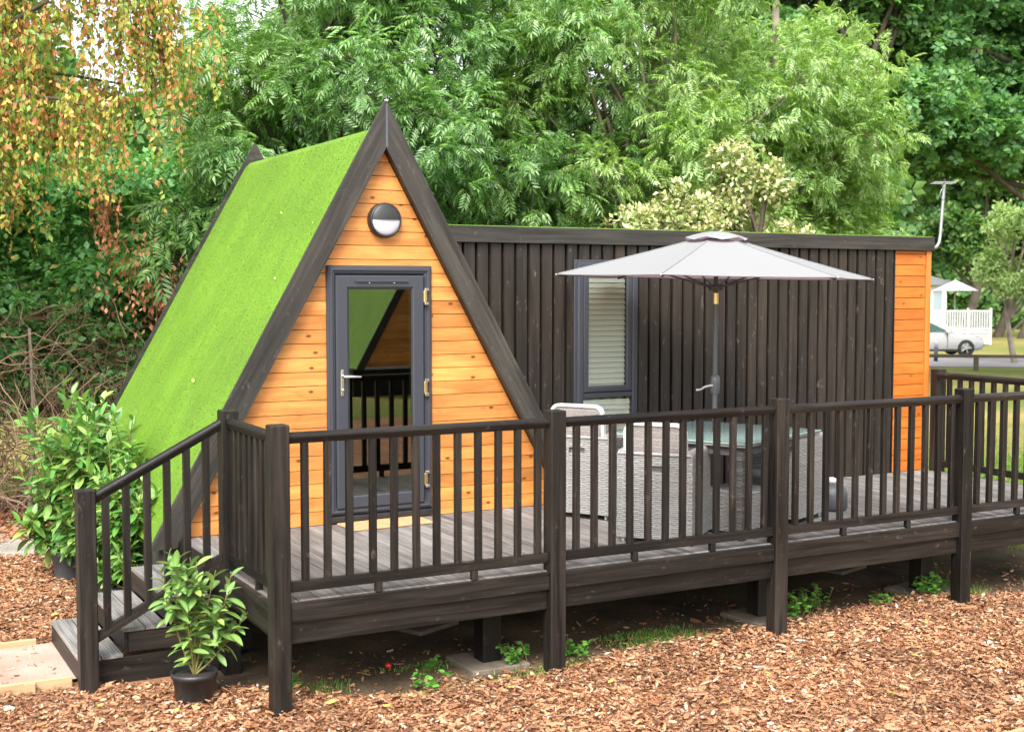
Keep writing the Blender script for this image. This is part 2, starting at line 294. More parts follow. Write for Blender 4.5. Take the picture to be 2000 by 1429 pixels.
def place(name, me, loc, parent=None, rot=None, local=False, scale=None):
    o = bpy.data.objects.new(name, me); col.objects.link(o); off = Vector(loc)
    if parent is not None:
        o.parent = parent
        if not local: off = off - wloc(parent)
    o.location = off
    if rot is not None: o.rotation_euler = rot
    if scale is not None: o.scale = scale
    return o
class MB:
    def __init__(s): s.v, s.f, s.sm = [], [], []
    def add(s, vs, fs, smooth=False):
        b = len(s.v); s.v += [tuple(v) for v in vs]; s.f += [tuple(i + b for i in f) for f in fs]; s.sm += [smooth] * len(fs); return s
    def box(s, a, b, ch=.0):
        (x0, y0, z0), (x1, y1, z1) = a, b
        if ch <= 0:
            vs = [(x, y, z) for x in (x0, x1) for y in (y0, y1) for z in (z0, z1)]
            return s.add(vs, [(0, 1, 3, 2), (4, 6, 7, 5), (0, 4, 5, 1), (2, 3, 7, 6), (0, 2, 6, 4), (1, 5, 7, 3)])
        c = min(ch, (x1 - x0) * .4, (y1 - y0) * .4, (z1 - z0) * .4)
        vs, ix = [], {}
        for i, x in enumerate((x0, x1)):
            for j, y in enumerate((y0, y1)):
                for k, z in enumerate((z0, z1)):
                    sx, sy, sz = (1 if i == 0 else -1) * c, (1 if j == 0 else -1) * c, (1 if k == 0 else -1) * c
                    for ax, p in enumerate(((x, y + sy, z + sz), (x + sx, y, z + sz), (x + sx, y + sy, z))):
                        ix[i, j, k, ax] = len(vs); vs.append(p)
        fs = []
        for i in (0, 1):
            q = [ix[i, 0, 0, 0], ix[i, 1, 0, 0], ix[i, 1, 1, 0], ix[i, 0, 1, 0]]; fs.append(q[::-1] if i == 0 else q)
            q = [ix[0, i, 0, 1], ix[1, i, 0, 1], ix[1, i, 1, 1], ix[0, i, 1, 1]]; fs.append(q if i == 0 else q[::-1])
            q = [ix[0, 0, i, 2], ix[1, 0, i, 2], ix[1, 1, i, 2], ix[0, 1, i, 2]]; fs.append(q[::-1] if i == 0 else q)
        for i in (0, 1):
            for j in (0, 1):
                fs.append([ix[i, j, 0, 0], ix[i, j, 1, 0], ix[i, j, 1, 1], ix[i, j, 0, 1]])
                fs.append([ix[i, 0, j, 0], ix[i, 1, j, 0], ix[i, 1, j, 2], ix[i, 0, j, 2]])
                fs.append([ix[0, i, j, 1], ix[1, i, j, 1], ix[1, i, j, 2], ix[0, i, j, 2]])
                for k in (0, 1): fs.append([ix[i, j, k, 0], ix[i, j, k, 1], ix[i, j, k, 2]])
        return s.add(vs, fs)
    def prism(s, poly, axis, a, b):
        """polygon in the two other axes pushed along axis from a to b"""
        n = len(poly)
        def P(p, t): q = list(p); q.insert(axis, t); return q
        vs = [P(p, a) for p in poly] + [P(p, b) for p in poly]
        fs = [tuple(range(n)), tuple(range(2 * n - 1, n - 1, -1))] + [(i, i + n, (i + 1) % n + n, (i + 1) % n) for i in range(n)]
        return s.add(vs, fs)
    def tube(s, pts, rad, n=8, cap=True):
        pts = [Vector(p) for p in pts]; rad = [rad] * len(pts) if not hasattr(rad, '__len__') else rad
        vs, fs = [], []; up = None
        for i, p in enumerate(pts):
            t = (pts[min(i + 1, len(pts) - 1)] - pts[max(i - 1, 0)]).normalized()
            if up is None: up = t.orthogonal().normalized()
            up = (up - t * up.dot(t)).normalized(); sd = t.cross(up)
            for k in range(n):
                a = 2 * math.pi * k / n; vs.append(p + (up * math.cos(a) + sd * math.sin(a)) * rad[i])
        for i in range(len(pts) - 1):
            for k in range(n): fs.append((i * n + k, i * n + (k + 1) % n, (i + 1) * n + (k + 1) % n, (i + 1) * n + k))
        s.add(vs, fs, True)
        if cap: s.add(vs[:n], [tuple(range(n - 1, -1, -1))]); s.add(vs[-n:], [tuple(range(n))])
        return s
    def lathe(s, prof, c=(0, 0, 0), n=24, smooth=True, axis='z'):
        vs, fs = [], []
        for r, h in prof:
            for k in range(n):
                a = 2 * math.pi * k / n
                p = (r * math.cos(a), r * math.sin(a), h) if axis == 'z' else (r * math.cos(a), h, r * math.sin(a))
                vs.append((p[0] + c[0], p[1] + c[1], p[2] + c[2]))
        for i in range(len(prof) - 1):
            for k in range(n): fs.append((i * n + k, i * n + (k + 1) % n, (i + 1) * n + (k + 1) % n, (i + 1) * n + k))
        return s.add(vs, fs, smooth)
    def mesh(s, name='mesh'):
        me = bpy.data.meshes.new(name); me.from_pydata(s.v, [], s.f)
        me.polygons.foreach_set('use_smooth', s.sm); me.update()
        import bmesh
        bm = bmesh.new(); bm.from_mesh(me); bmesh.ops.recalc_face_normals(bm, faces=bm.faces); bm.to_mesh(me); bm.free()
        return me
    def build(s, name, mat, parent=None, local=False, center=True): return obj(name, s.mesh(name), mat, parent, local, center=center)
def box(name, a, b, mat, parent=None, ch=.004, local=False): return MB().box(a, b, ch).build(name, mat, parent, local)
CACHE = {}
def boxes(name, a, b, mat, parent, ch=.004, local=False):
    """a box that shares its mesh with the same-sized ones"""
    s = tuple(round(q - p, 4) for p, q in zip(a, b)); k = (s, mat, ch)
    if k not in CACHE:
        me = MB().box([-q / 2 for q in s], [q / 2 for q in s], ch).mesh(name); me.materials.append(MATS[mat]); CACHE[k] = me
    return place(name, CACHE[k], [(p + q) / 2 for p, q in zip(a, b)], parent, local=local)
def npmesh(name, V, F, mat, smooth=False):
    V = np.asarray(V, 'f').reshape(-1, 3); F = np.asarray(F, 'i'); k = F.shape[1]
    me = bpy.data.meshes.new(name); me.vertices.add(len(V)); me.vertices.foreach_set('co', V.ravel())
    me.loops.add(F.size); me.loops.foreach_set('vertex_index', F.ravel())
    me.polygons.add(len(F)); me.polygons.foreach_set('loop_start', np.arange(0, F.size, k, dtype='i')); me.polygons.foreach_set('loop_total', np.full(len(F), k, 'i'))
    if smooth: me.polygons.foreach_set('use_smooth', np.ones(len(F), bool))
    me.update(); me.validate(); me.materials.append(MATS[mat]); return me
def unit(a): return a / (np.linalg.norm(a, axis=-1, keepdims=True) + 1e-9)
def scatter(tv, tf, P, X, Z, S):
    """copies of a template at P with forward X, normal near Z and scale S: verts, faces"""
    tv, tf = np.asarray(tv, float), np.asarray(tf); K = len(P); S = np.broadcast_to(np.asarray(S, float), (K,)) if np.ndim(S) < 2 else S
    X = unit(X); Y = unit(np.cross(Z, X)); Z = np.cross(X, Y)
    if S.ndim == 1: S = np.stack([S] * 3, 1)
    L = tv[None] * S[:, None, :]
    V = P[:, None] + L[..., :1] * X[:, None] + L[..., 1:2] * Y[:, None] + L[..., 2:] * Z[:, None]
    F = tf[None] + (np.arange(K) * len(tv))[:, None, None]
    return V.reshape(-1, 3), F.reshape(-1, tf.shape[1])
def join(parts):
    Vs, Fs, b = [], [], 0
    for V, F in parts: Vs.append(V); Fs.append(F + b); b += len(V)
    return np.concatenate(Vs), np.concatenate(Fs)
def rsphere(k): return unit(rng.normal(size=(k, 3)))
def tubes_np(paths, radii, n=3):
    """many thin twigs: paths (K,m,3), radii (K,m)"""
    K, m, _ = paths.shape
    T = unit(np.gradient(paths, axis=1)); up = unit(np.cross(T, unit(rng.normal(size=(K, 1, 3))))); sd = np.cross(T, up)
    a = np.arange(n) * 2 * math.pi / n
    V = paths[:, :, None] + radii[:, :, None, None] * (np.cos(a)[None, None, :, None] * up[:, :, None] + np.sin(a)[None, None, :, None] * sd[:, :, None])
    q = []
    for i in range(m - 1):
        for k in range(n): q.append((i * n + k, i * n + (k + 1) % n, (i + 1) * n + (k + 1) % n, (i + 1) * n + k))
    F = np.array(q)[None] + (np.arange(K) * m * n)[:, None, None]
    return V.reshape(-1, 3), F.reshape(-1, 4)

GZ = -.72                                   # ground level; the top of the deck is 0
# ------------------------------------------------------------------ the ground
def sheet(name, poly, z, mat, sub=0):
    me = bpy.data.meshes.new(name); me.from_pydata([(x, y, z) for x, y in poly], [], [tuple(range(len(poly)))]); me.update()
    o = obj(name, me, mat, center=False); o['kind'] = 'structure'; return o
sheet('lawn', [(-300, -300), (300, -300), (300, 300), (-300, 300)], GZ - .02, 'lawn')
sheet('soil', [(-.2, .1), (9.2, .0), (9.3, 2.6), (8.6, 6.5), (2, 9.5), (-6, 10), (-6, 6.6), (-.5, 6.4)], GZ - .012, 'soil')
sheet('gravel_patch', [(-6, 5.6), (-.4, 5.7), (.3, 7.4), (-6, 9.2)], GZ - .006, 'gravel')
front_edge = [(-.4, .9), (.0, .55), (.5, .15), (.9, -.08), (1.3, .0), (1.9, -.06), (2.3, .03), (3.0, .2), (3.5, .14), (4.2, .16), (4.9, .25), (5.6, .42), (6.2, .18), (6.9, -.08), (7.6, -.3), (9, -.7)]
mulch = sheet('mulch_bed', [(-4.5, -11), (16, -13), (16, -5)] + front_edge[::-1] + [(-.35, 5.6), (-4.5, 5.6)], GZ - .002, 'mulch_base')
sheet('path', [(-5, 1.32), (-.98, 1.32), (-.98, 2.34), (-5, 2.34)], GZ + .03, 'hoggin')
FW, RT = np.array([math.sin(YAW), math.cos(YAW)]), np.array([math.cos(YAW), -math.sin(YAW)])
def band(a0, a1, d0, d1):               # a strip of ground across the view line of the valley road
    c = np.array([CAM.x, CAM.y]); return [tuple(c + FW * d + RT * a) for a, d in ((a0, d0), (a1, d0 - (a1 - a0) * .12), (a1, d1 - (a1 - a0) * .12), (a0, d1))]
sheet('road', band(8, 40, 44.6, 52), GZ + .0, 'asphalt')

def edging(a, b, label, h=.10, t=.032):
    a, b = Vector(a), Vector(b); L = (b - a).length; ang = math.atan2(b.y - a.y, b.x - a.x)
    me = MB().box((-L / 2, -t / 2, 0), (L / 2, t / 2, h), .004).mesh('timber_edging'); me.materials.append(MATS['edging_wood'])
    o = place('timber_edging', me, ((a.x + b.x) / 2, (a.y + b.y) / 2, GZ - .03), rot=(0, 0, ang)); return tag(o, label, 'edging', 'timber edging boards')
edging((-4.8, 1.30), (-1.05, 1.26), 'near pale timber board edging the sandy path by the steps')
edging((-4.8, 2.36), (-1.12, 2.36), 'far pale timber board edging the sandy path behind the step post')
edging((3.2, -2.53), (6.4, -2.44), 'pale timber board at the lower right corner of the bark mulch', .09)
p = box('timber_peg', (-1.36, 1.215, GZ - .05), (-1.29, 1.255, GZ + .07), 'edging_wood'); tag(p, 'short pale timber peg against the near path edging', 'peg')

# bark chips: single ones near the camera, the rest as one mass
def bark_template(k):
    t = []
    n = 3
    for i in range(n):
        x = i / (n - 1) - .5; wd = .5 * (1 - .55 * abs(2 * x) ** 2.2); b = .16 * math.sin(k * 1.9 + x * 3.2)
        t += [(x, -wd, b + .09 * math.sin(k + i)), (x, wd, b - .05 * math.cos(k * 2 + i)), (x, wd * .75, b - .22), (x, -wd * .75, b - .22)]
    f = []
    for i in range(n - 1):
        for k2 in range(4): f.append((i * 4 + k2, i * 4 + (k2 + 1) % 4, (i + 1) * 4 + (k2 + 1) % 4, (i + 1) * 4 + k2))
    f += [(0, 3, 2, 1), (n * 4 - 4, n * 4 - 3, n * 4 - 2, n * 4 - 1)]
    return np.array(t), np.array(f)
def flat_template(k):
    t = np.array([(-.5, -.3, 0), (-.46, .36, .12), (.05, .5, -.05 + .1 * math.sin(k)), (.0, -.5, .1), (.5, .25, .16), (.46, -.34, -.05)]); f = np.array([(0, 3, 2, 1), (3, 5, 4, 2)])
    return t, f
def inpoly(x, y, poly):
    px = np.array(poly); r = np.zeros(len(x), bool); j = len(px) - 1
    for i in range(len(px)):
        xi, yi = px[i]; xj, yj = px[j]
        r ^= ((yi > y) != (yj > y)) & (x < (xj - xi) * (y - yi) / (yj - yi + 1e-12) + xi); j = i
    return r
bed = [(-3.6, -2.2), (3.0, -3.3), (9, -3.4)] + front_edge[::-1] + [(-.9, 1.2), (-3.6, 1.24)]
bed2 = [(-3.8, 2.42), (-1.05, 2.42), (-1.0, 2.35), (-.3, 2.6), (-.25, 5.9), (-3.8, 5.9)]
def mound(x, y): return .012 * np.sin(2.1 * x + .7) * np.sin(1.7 * y) + .008 * np.sin(5.3 * x + 2) * np.sin(4.4 * y + 1)
cx, cy = CAM.x, CAM.y
dist_edge = lambda x, y: (x - cx) * FW[0] + (y - cy) * FW[1]
pts = []
for poly, n in ((bed, 190000), (bed2, 70000)):
    a = np.array(poly); x = rng.uniform(a[:, 0].min(), a[:, 0].max(), n); y = rng.uniform(a[:, 1].min(), a[:, 1].max(), n)
    # soften the border of the bed, then keep what the photograph's surroundings need
    k = inpoly(x + rng.normal(0, .035, n), y + rng.normal(0, .045, n), poly)
    dpt = dist_edge(x, y); lat = (x - cx) * RT[0] + (y - cy) * RT[1]
    k &= (dpt > 6.9) & (np.abs(lat) < dpt * .47)
    pts.append(np.stack([x[k], y[k]], 1))
pts = np.concatenate(pts); pts = pts[rng.permutation(len(pts))[:98000]]
sx_, sy_ = rng.uniform(.1, 8.5, 1500), rng.uniform(-.1, 1.5, 1500) ** 1.0
pts = np.concatenate([pts, np.stack([sx_, sy_ * rng.uniform(.3, 1, 1500)], 1), np.stack([rng.uniform(-3, -1.1, 160), rng.uniform(1.35, 2.3, 160)], 1)])
N = len(pts); tilt = .36
Z = unit(np.stack([rng.normal(0, tilt, N), rng.normal(0, tilt, N), np.ones(N)], 1)); ang = rng.uniform(0, 6.28, N)
X = np.stack([np.cos(ang), np.sin(ang), rng.normal(0, .25, N)], 1)
ln = rng.gamma(5, .0072, N).clip(.014, .095); wd = ln * rng.uniform(.18, .55, N); th = np.full(N, .012) * rng.uniform(.6, 1.5, N)
P3 = np.stack([pts[:, 0], pts[:, 1], GZ + .004 + mound(pts[:, 0], pts[:, 1]) + rng.uniform(0, .034, N)], 1)
P3[-160:, 2] = GZ + .036; P3[-1660:-160, 2] = GZ + .002
S3 = np.stack([ln, wd, th * 1.2], 1)
big = np.argsort(-(ln / (dist_edge(pts[:, 0], pts[:, 1]) ** 1.0)) - 10 * ((pts[:, 1] < .3) & (ln > .055)))[:300]
rest = np.setdiff1d(np.arange(N), big); parts = []
for k in range(6):
    ids = rest[k::6]
    tv, tf = bark_template(k) if k < 1 else flat_template(k)
    if k >= 1: tv = tv * np.array([1, 1, 1.6])
    parts.append(scatter(tv, tf, P3[ids], X[ids], Z[ids], S3[ids]))
V, F = join(parts)
mc = obj('bark_mulch', npmesh('bark_mulch', V, F, 'chips'), None, mulch, center=False); mc['kind'] = 'stuff'
chip_me = []
for k in range(4):
    tv, tf = bark_template(k); me = npmesh('bark_chip', tv, tf, 'chip_single'); chip_me.append(me)
Xb = unit(X[big]); Yb = unit(np.cross(Z[big], Xb)); Zb = np.cross(Xb, Yb)
for i, q in enumerate(big):
    o = bpy.data.objects.new('bark_chip', chip_me[i % 4]); col.objects.link(o); o.parent = mulch
    m = Matrix(((Xb[i][0], Yb[i][0], Zb[i][0]), (Xb[i][1], Yb[i][1], Zb[i][1]), (Xb[i][2], Yb[i][2], Zb[i][2]))).to_4x4()
    m.translation = Vector(P3[q]) + Vector((0, 0, .012)); o.matrix_local = m @ Matrix.Diagonal((*S3[q], 1))
# yellow fallen leaves on the bed
lv = np.array([(0, 0, 0), (.3, .32, .1), (.7, .3, .05), (1, 0, .12), (.7, -.3, .06), (.3, -.32, .12)]); lf = np.array([(0, 3, 2, 1), (0, 5, 4, 3)])
fl_me = npmesh('fallen_leaf', lv, lf, 'yellow_leaf')
for x, y, s in ((.35, -.05, .07), (.62, -.3, .06), (1.5, -.35, .06), (2.55, -1.25, .06), (3.2, -.9, .07), (4.1, -.6, .05), (3.6, -1.6, .075), (-.6, .3, .06), (-1.0, .62, .06), (5.2, -.4, .06), (2.1, -.55, .05), (-.9, 3.1, .06), (-1.2, 3.9, .06), (4.4, -1.1, .06)):
    place('fallen_leaf', fl_me, (x, y, GZ + .05), mulch, (rng.uniform(-.2, .2), rng.uniform(-.2, .2), rng.uniform(0, 6)), scale=(s, s, s))

# ------------------------------------------------------------------ the cabin
XA, ZA, M = 1.72, 3.53, 1.79                      # apex and slope of the gable
ct, st = 1 / math.sqrt(1 + M * M), M / math.sqrt(1 + M * M)
def line(s, off, z): return XA + s * (ZA - off / ct - z) / M          # x of the roof line moved in by off
def gable_house(c, y0, y1, zb, flip=1, rear=True):
    """turf roof, barge boards and rear barge boards of the gable between y0 and y1"""
    yb, ye = (y0, y0 + .042) if flip > 0 else (y0 - .042, y0)
    for s in (-1, 1):
        poly = [(XA, ZA), (line(s, 0, zb), zb), (line(s, .19, zb), zb), (XA, ZA - .19 / ct)]
        o = MB().prism([poly[0], poly[1], poly[2], poly[3]], 1, yb, ye)
        # boards lie along the slope: build flat and turn so that the grain follows
        me = o.mesh('barge_board'); ang = s * math.atan(M)
        rot = Matrix.Rotation(ang, 4, 'Y'); me.transform(rot.inverted())
        co = np.array([v.co[:] for v in me.vertices]); cc = (co.min(0) + co.max(0)) / 2; me.transform(Matrix.Translation(-Vector(cc.tolist()))); me.materials.append(MATS['barge_wood'])
        b = place('barge_board', me, rot @ Vector(cc.tolist()), c, (0, ang, 0))
        if s < 0: MB().add([(XA - .004, yb - .002, ZA - .03), (XA + .012, yb - .002, ZA - .03), (XA + .014, yb - .002, ZA - .385), (XA - .006, yb - .002, ZA - .385)], [(0, 1, 2, 3)]).build('joint_sealant', 'sealant', c)
        if rear:
            MB().prism(poly, 1, y1, y1 + .04).build('rear_barge_board', 'barge_wood', c)
    ys, ee = (ye, y1) if flip > 0 else (y1, yb)
    for s in (-1, 1):
        zr = 3.305
        slab = [(XA, zr - .026), (line(s, .055, zr - .026), zr - .026), (line(s, .055, zb + .02), zb + .02), (line(s, .188, zb + .02), zb + .02), (XA, ZA - .188 / ct)]
        MB().prism(slab, 1, ys, ee).build('roof_slab', 'char_y', c)
        tp = [(XA, zr), (line(s, .035, zr) - s * .02, zr), (line(s, .035, zr - .05), zr - .05), (line(s, .035, zb + .015), zb + .015), (line(s, .055, zb + .015), zb + .015), (line(s, .055, zr - .025), zr - .025), (XA, zr - .025)]
        MB().prism(tp, 1, ys, ee).build('turf_roof', 'turf', c)
cabin = thing('cabin', (1.72, 4, -.4), 'timber garden cabin with turf-clad pitched gable, orange boards and dark flat-roofed wing', 'cabin')
gable_house(cabin, 2.30, 5.9, -.06)
# turf fibres on the visible roof slope and along the ridge
nb = 42000
yy = rng.uniform(2.36, 5.88, nb); tt = rng.uniform(0, 1, nb) ** .9; zz = -.03 + tt * 3.30
xx = XA - (ZA - .035 / ct - zz) / M; nrm = np.array([-st, 0, ct])
Pn = np.stack([xx, yy, zz], 1); dirs = unit(nrm + rng.normal(0, .55, (nb, 3)) + np.array([0, 0, -.5]))
bt = np.array([(0, -.5, 0), (0, .5, 0), (1, 0, 0)]); bf = np.array([(0, 1, 2)])
V1 = scatter(bt, bf, Pn, dirs, rsphere(nb), np.stack([rng.uniform(.007, .016, nb), np.full(nb, .0042), np.ones(nb)], 1))
nb2 = 9000; xr = rng.uniform(2.3, 8.1, nb2); P2 = np.stack([xr, rng.uniform(2.36, 2.6, nb2), np.full(nb2, 2.517)], 1)
V2 = scatter(bt, bf, P2, unit(np.array([0, -.1, 1]) + rng.normal(0, .4, (nb2, 3))), rsphere(nb2), np.stack([rng.uniform(.003, .010, nb2), np.full(nb2, .004), np.ones(nb2)], 1))
nb3 = 5000; zz = rng.uniform(2.5, 3.28, nb3); P4 = np.stack([XA + (ZA - .035 / ct - zz) / M, rng.uniform(2.36, 2.7, nb3), zz], 1)
V3 = scatter(bt, bf, P4, unit(np.array([st, 0, ct]) + rng.normal(0, .4, (nb3, 3))), rsphere(nb3), np.stack([rng.uniform(.008, .02, nb3), np.full(nb3, .005), np.ones(nb3)], 1))
V, F = join([V1, V2, V3])
tb = obj('turf_fibre', npmesh('turf_fibre', V, F, 'turf_blade'), None, cabin, center=False); tb['kind'] = 'stuff'; tb.location = -wloc(cabin)
# two seams between the rolls of turf
for ysm in (4.05,):
    MB().tube([(line(-1, .032, z), ysm + .01 * math.sin(z * 3), z) for z in np.linspace(-.03, 3.25, 12)], .0028, 5).build('turf_seam', 'turf_line', cabin)
# bits blown onto the turf
for i in range(7):
    z_ = rng.uniform(.3, 3.1); s_ = rng.uniform(.018, .04)
    place('leaf_debris', fl_me, (line(-1, .022, z_), rng.uniform(2.5, 5.7), z_), cabin, (rng.uniform(-.3, .3), -math.atan(M), rng.uniform(0, 6)), scale=(s_, s_, s_))
# gable wall with its planks
DX0, DX1, DZ0, DZ1 = 1.212, 2.165, .065, 2.16
def halfw(z): return (ZA - .19 / ct - z) / M
fwall = MB()
for s in (-1, 1):
    ex = DX0 if s < 0 else DX1
    q = [(ex, -.02), (XA + s * (halfw(-.02) + .02), -.02), (XA + s * (halfw(DZ1) + .02), DZ1), (ex, DZ1)]
    fwall.prism(q, 1, 2.425, 2.44)
fwall.prism([(XA - halfw(DZ1) - .02, DZ1), (XA + halfw(DZ1) + .02, DZ1), (XA, ZA - .19 / ct + .01)], 1, 2.425, 2.44)
fw_o = fwall.build('gable_wall', 'black_void', cabin)
def gable_planks(parent, yf, yb, door=True, xa=XA, ph=.1165):
    z = .0
    while z < ZA - .5:
        z0, z1 = z + .0015, min(z + ph - .0035, ZA - .19 / ct + .02); h0, h1 = halfw(z0) + .02, max(halfw(z1) + .02, .01)
        segs = [(-1, 1)]
        def seg(a0, a1, b0, b1):
            poly = [(a0, z0), (b0, z0), (b1, z1), (a1, z1)]
            mb = MB().prism([poly[0], poly[1], (poly[2][0], z1 - .004), (poly[3][0], z1 - .004)], 1, yf, yb); mb.prism([(poly[3][0], z1 - .004), (poly[2][0], z1 - .004), poly[2], poly[3]], 1, yf + .004, yb)
            o = mb.build('plank', 'pine_x', parent)
        if door and z0 < DZ1 < z1 - .004:
            q = [(XA - h0, z0), (DX0 + .01, z0), (DX0 + .01, DZ1 + .001), (DX1 - .01, DZ1 + .001), (DX1 - .01, z0), (XA + h0, z0), (XA + h1, z1), (XA - h1, z1)]
            MB().prism(q, 1, yf, yb).build('plank', 'pine_x', parent)
        elif door and z0 < DZ1 - .01 and z1 > DZ0 + .06:
            seg(XA - h0, XA - h1, DX0 + .01, DX0 + .01); seg(DX1 - .01, DX1 - .01, XA + h0, XA + h1)
        else: seg(XA - h0, XA - h1, XA + h0, XA + h1)
        z += ph
gable_planks(fw_o, 2.40, 2.4235)
# inside of the gable: floor, rear wall
box('floor', (-.1, 2.45, -.30), (8.06, 5.86, -.03), 'interior', cabin)
MB().prism([(line(-1, .2, -.03), -.03), (line(1, .2, -.03), -.03), (XA, ZA - .2 / ct)], 1, 5.84, 5.88).build('rear_wall', 'interior', cabin)
box('sill_beam', (-.2, 2.36, -.34), (.0, 5.85, -.075), 'barge_wood', cabin)
box('rear_light_block', (-.15, 5.7, GZ), (8.0, 5.74, -.31), 'black_void', cabin); box('cross_beam', (-.1, 2.62, -.52), (8.0, 2.72, -.31), 'char_x', cabin)  # black board added at the rear to block light coming in under the cabin
# door
door = thing('door', (1.69, 2.4, .07), None, None); door.parent = cabin; door.location = Vector((1.69, 2.4, .07)) - wloc(cabin)
def ring(name, x0, x1, z0, z1, t, y0, y1, mat, parent, ch=.006, tb=None):
    """mitred frame of four members as one ring with a chamfered face"""
    tb = t if tb is None else tb
    m = MB(); O = [(x0, z0), (x1, z0), (x1, z1), (x0, z1)]; I = [(x0 + t, z0 + tb), (x1 - t, z0 + tb), (x1 - t, z1 - t), (x0 + t, z1 - t)]
    c = ch; O2 = [(x0 + c, z0 + c), (x1 - c, z0 + c), (x1 - c, z1 - c), (x0 + c, z1 - c)]; I2 = [(x0 + t - c, z0 + tb - c), (x1 - t + c, z0 + tb - c), (x1 - t + c, z1 - t + c), (x0 + t - c, z1 - t + c)]
    L = [[(x, y1, z) for x, z in O], [(x, y0 + c, z) for x, z in O], [(x, y0, z) for x, z in O2], [(x, y0, z) for x, z in I2], [(x, y0 + c, z) for x, z in I], [(x, y1, z) for x, z in I]]
    vs = [p for l in L for p in l]; fs = []
    for i in range(5):
        for k in range(4): fs.append((i * 4 + k, i * 4 + (k + 1) % 4, (i + 1) * 4 + (k + 1) % 4, (i + 1) * 4 + k))
    for k in range(4): fs.append((20 + k, 20 + (k + 1) % 4, (k + 1) % 4, k))
    return m.add(vs, fs).build(name, mat, parent)
ring('door_frame', DX0, DX1, DZ0, DZ1, .075, 2.365, 2.445, 'anthracite', door, .014)
ring('door_frame_lip', DX0 + .02, DX1 - .02, DZ0 + .02, DZ1 - .02, .03, 2.352, 2.366, 'anthracite', door, .008)
ring('door_leaf', 1.282, 2.082, .125, 2.078, .108, 2.345, 2.41, 'anthracite', door, .012)
ring('glazing_bead', 1.378, 1.986, .22, 1.982, .022, 2.356, 2.40, 'black_plastic', door, .004)
ring('spacer_bar', 1.399, 1.965, .241, 1.961, .012, 2.374, 2.386, 'galvanised', door, .002)
MB().box((1.398, 2.366, .24), (1.966, 2.37, 1.962)).build('pane', 'door_glass', door)
box('vent_bar', (1.45, 2.33, 2.020), (1.93, 2.347, 2.042), 'anthracite', door, .003)
for x in (1.575, 1.80): MB().lathe([(0, -.006), (.005, -.006), (.005, .004)], (x, 2.336, 2.012), 10, axis='y').build('vent_screw', 'chrome', door)
h = MB().box((1.315, 2.333, 1.075), (1.345, 2.346, 1.295), .008).build('handle_plate', 'chrome', door)
lv_ = MB().tube([(1.33, 2.345, 1.24), (1.33, 2.30, 1.24), (1.345, 2.288, 1.24), (1.40, 2.286, 1.238), (1.475, 2.288, 1.234)], [.011, .011, .012, .010, .007], 10).build('handle_lever', 'chrome', h)
MB().lathe([(0, -.016), (.011, -.016), (.013, -.01), (.013, .002)], (1.33, 2.338, 1.125), 12, axis='y').build('lock_cylinder', 'brass', h)
for z in (.33, 1.12, 1.90):
    hg = MB().box((2.072, 2.327, z - .055), (2.104, 2.352, z + .055), .008).build('hinge', 'brass', door)
    for dz in (-.06, .06): MB().box((2.078, 2.322, z + dz - .012), (2.116, 2.352, z + dz + .012), .004).build('hinge_cap', 'chrome', hg)
box('threshold', (1.2, 2.345, .02), (2.17, 2.40, .064), 'black_plastic', door, .004)
# wing with a flat roof
wing = box('wing_wall', (2.5, 2.45, -.02), (8.06, 2.47, 2.46), 'black_void', cabin, 0)
box('wing_side_wall', (8.04, 2.472, -.3), (8.08, 5.38, 2.46), 'batten_wood', cabin, 0); box('wing_rear_wall', (2.6, 5.36, -.3), (8.03, 5.40, 2.46), 'batten_wood', cabin, 0)
box('wing_roof', (2.28, 2.378, 2.462), (8.1, 5.46, 2.500), 'char_x', cabin, 0); box('wing_turf', (2.28, 2.378, 2.5005), (8.1, 5.46, 2.519), 'turf', cabin, .004)
box('wing_fascia', (2.26, 2.338, 2.368), (8.10, 2.376, 2.513), 'barge_wood', cabin, .004)
WX0, WX1, WZ0, WZ1 = 3.625, 4.285, .30, 2.20
x = 7.545
while x > 2.3:
    x0, x1 = x - .106, x; x -= .1305
    def zl(xx): return max(ZA - M * (xx - XA) - .2, -.02)
    zt = 2.40
    if zl(x0) > zt - .03: continue
    spans = [(None, zt)]
    if x1 > WX0 - .01 and x0 < WX1 + .01: spans = [(None, WZ0 - .005), (WZ1 + .005, zt)] if x0 > WX0 - .03 and x1 < WX1 + .03 else [(None, zt)]
    for a, b in spans:
        q0, q1 = (zl(x0), zl(x1)) if a is None else (a, a)
        if b <= q0 + .02: continue
        yf = 2.376 + random.uniform(0, .006)
        MB().prism([(x0, q0), (x1, q1), (x1, b), (x0, b)], 1, yf + .004, 2.448).prism([(x0 + .005, q0), (x1 - .005, q1), (x1 - .005, b), (x0 + .005, b)], 1, yf, yf + .0045).build('batten', 'batten_wood', wing)
box('end_board', (7.552, 2.366, -.02), (7.563, 2.448, 2.366), 'char_z', wing)
z = .0; epan = box('end_panel', (7.56, 2.43, -.02), (8.03, 2.448, 2.37), 'black_void', cabin, 0)
while z < 2.36:
    boxes('plank', (7.566, 2.388 + random.uniform(0, .003), z + .0015), (8.022, 2.428, min(z + .113, 2.366)), 'pine_panel', epan, .003); z += .1165
box('corner_trim', (8.024, 2.372, -.02), (8.092, 2.445, 2.366), 'pine_z', epan, .005)
win = thing('window', (3.95, 2.4, .3), None, None); win.parent = cabin; win.location = Vector((3.95, 2.4, .3)) - wloc(cabin)
ring('window_frame', WX0, WX1, WZ0, WZ1, .062, 2.345, 2.446, 'anthracite', win, .012)
ring('window_surround', WX0 - .03, WX1 + .005, WZ0 - .02, WZ1 + .03, .04, 2.366, 2.40, 'anthracite', win, .005)
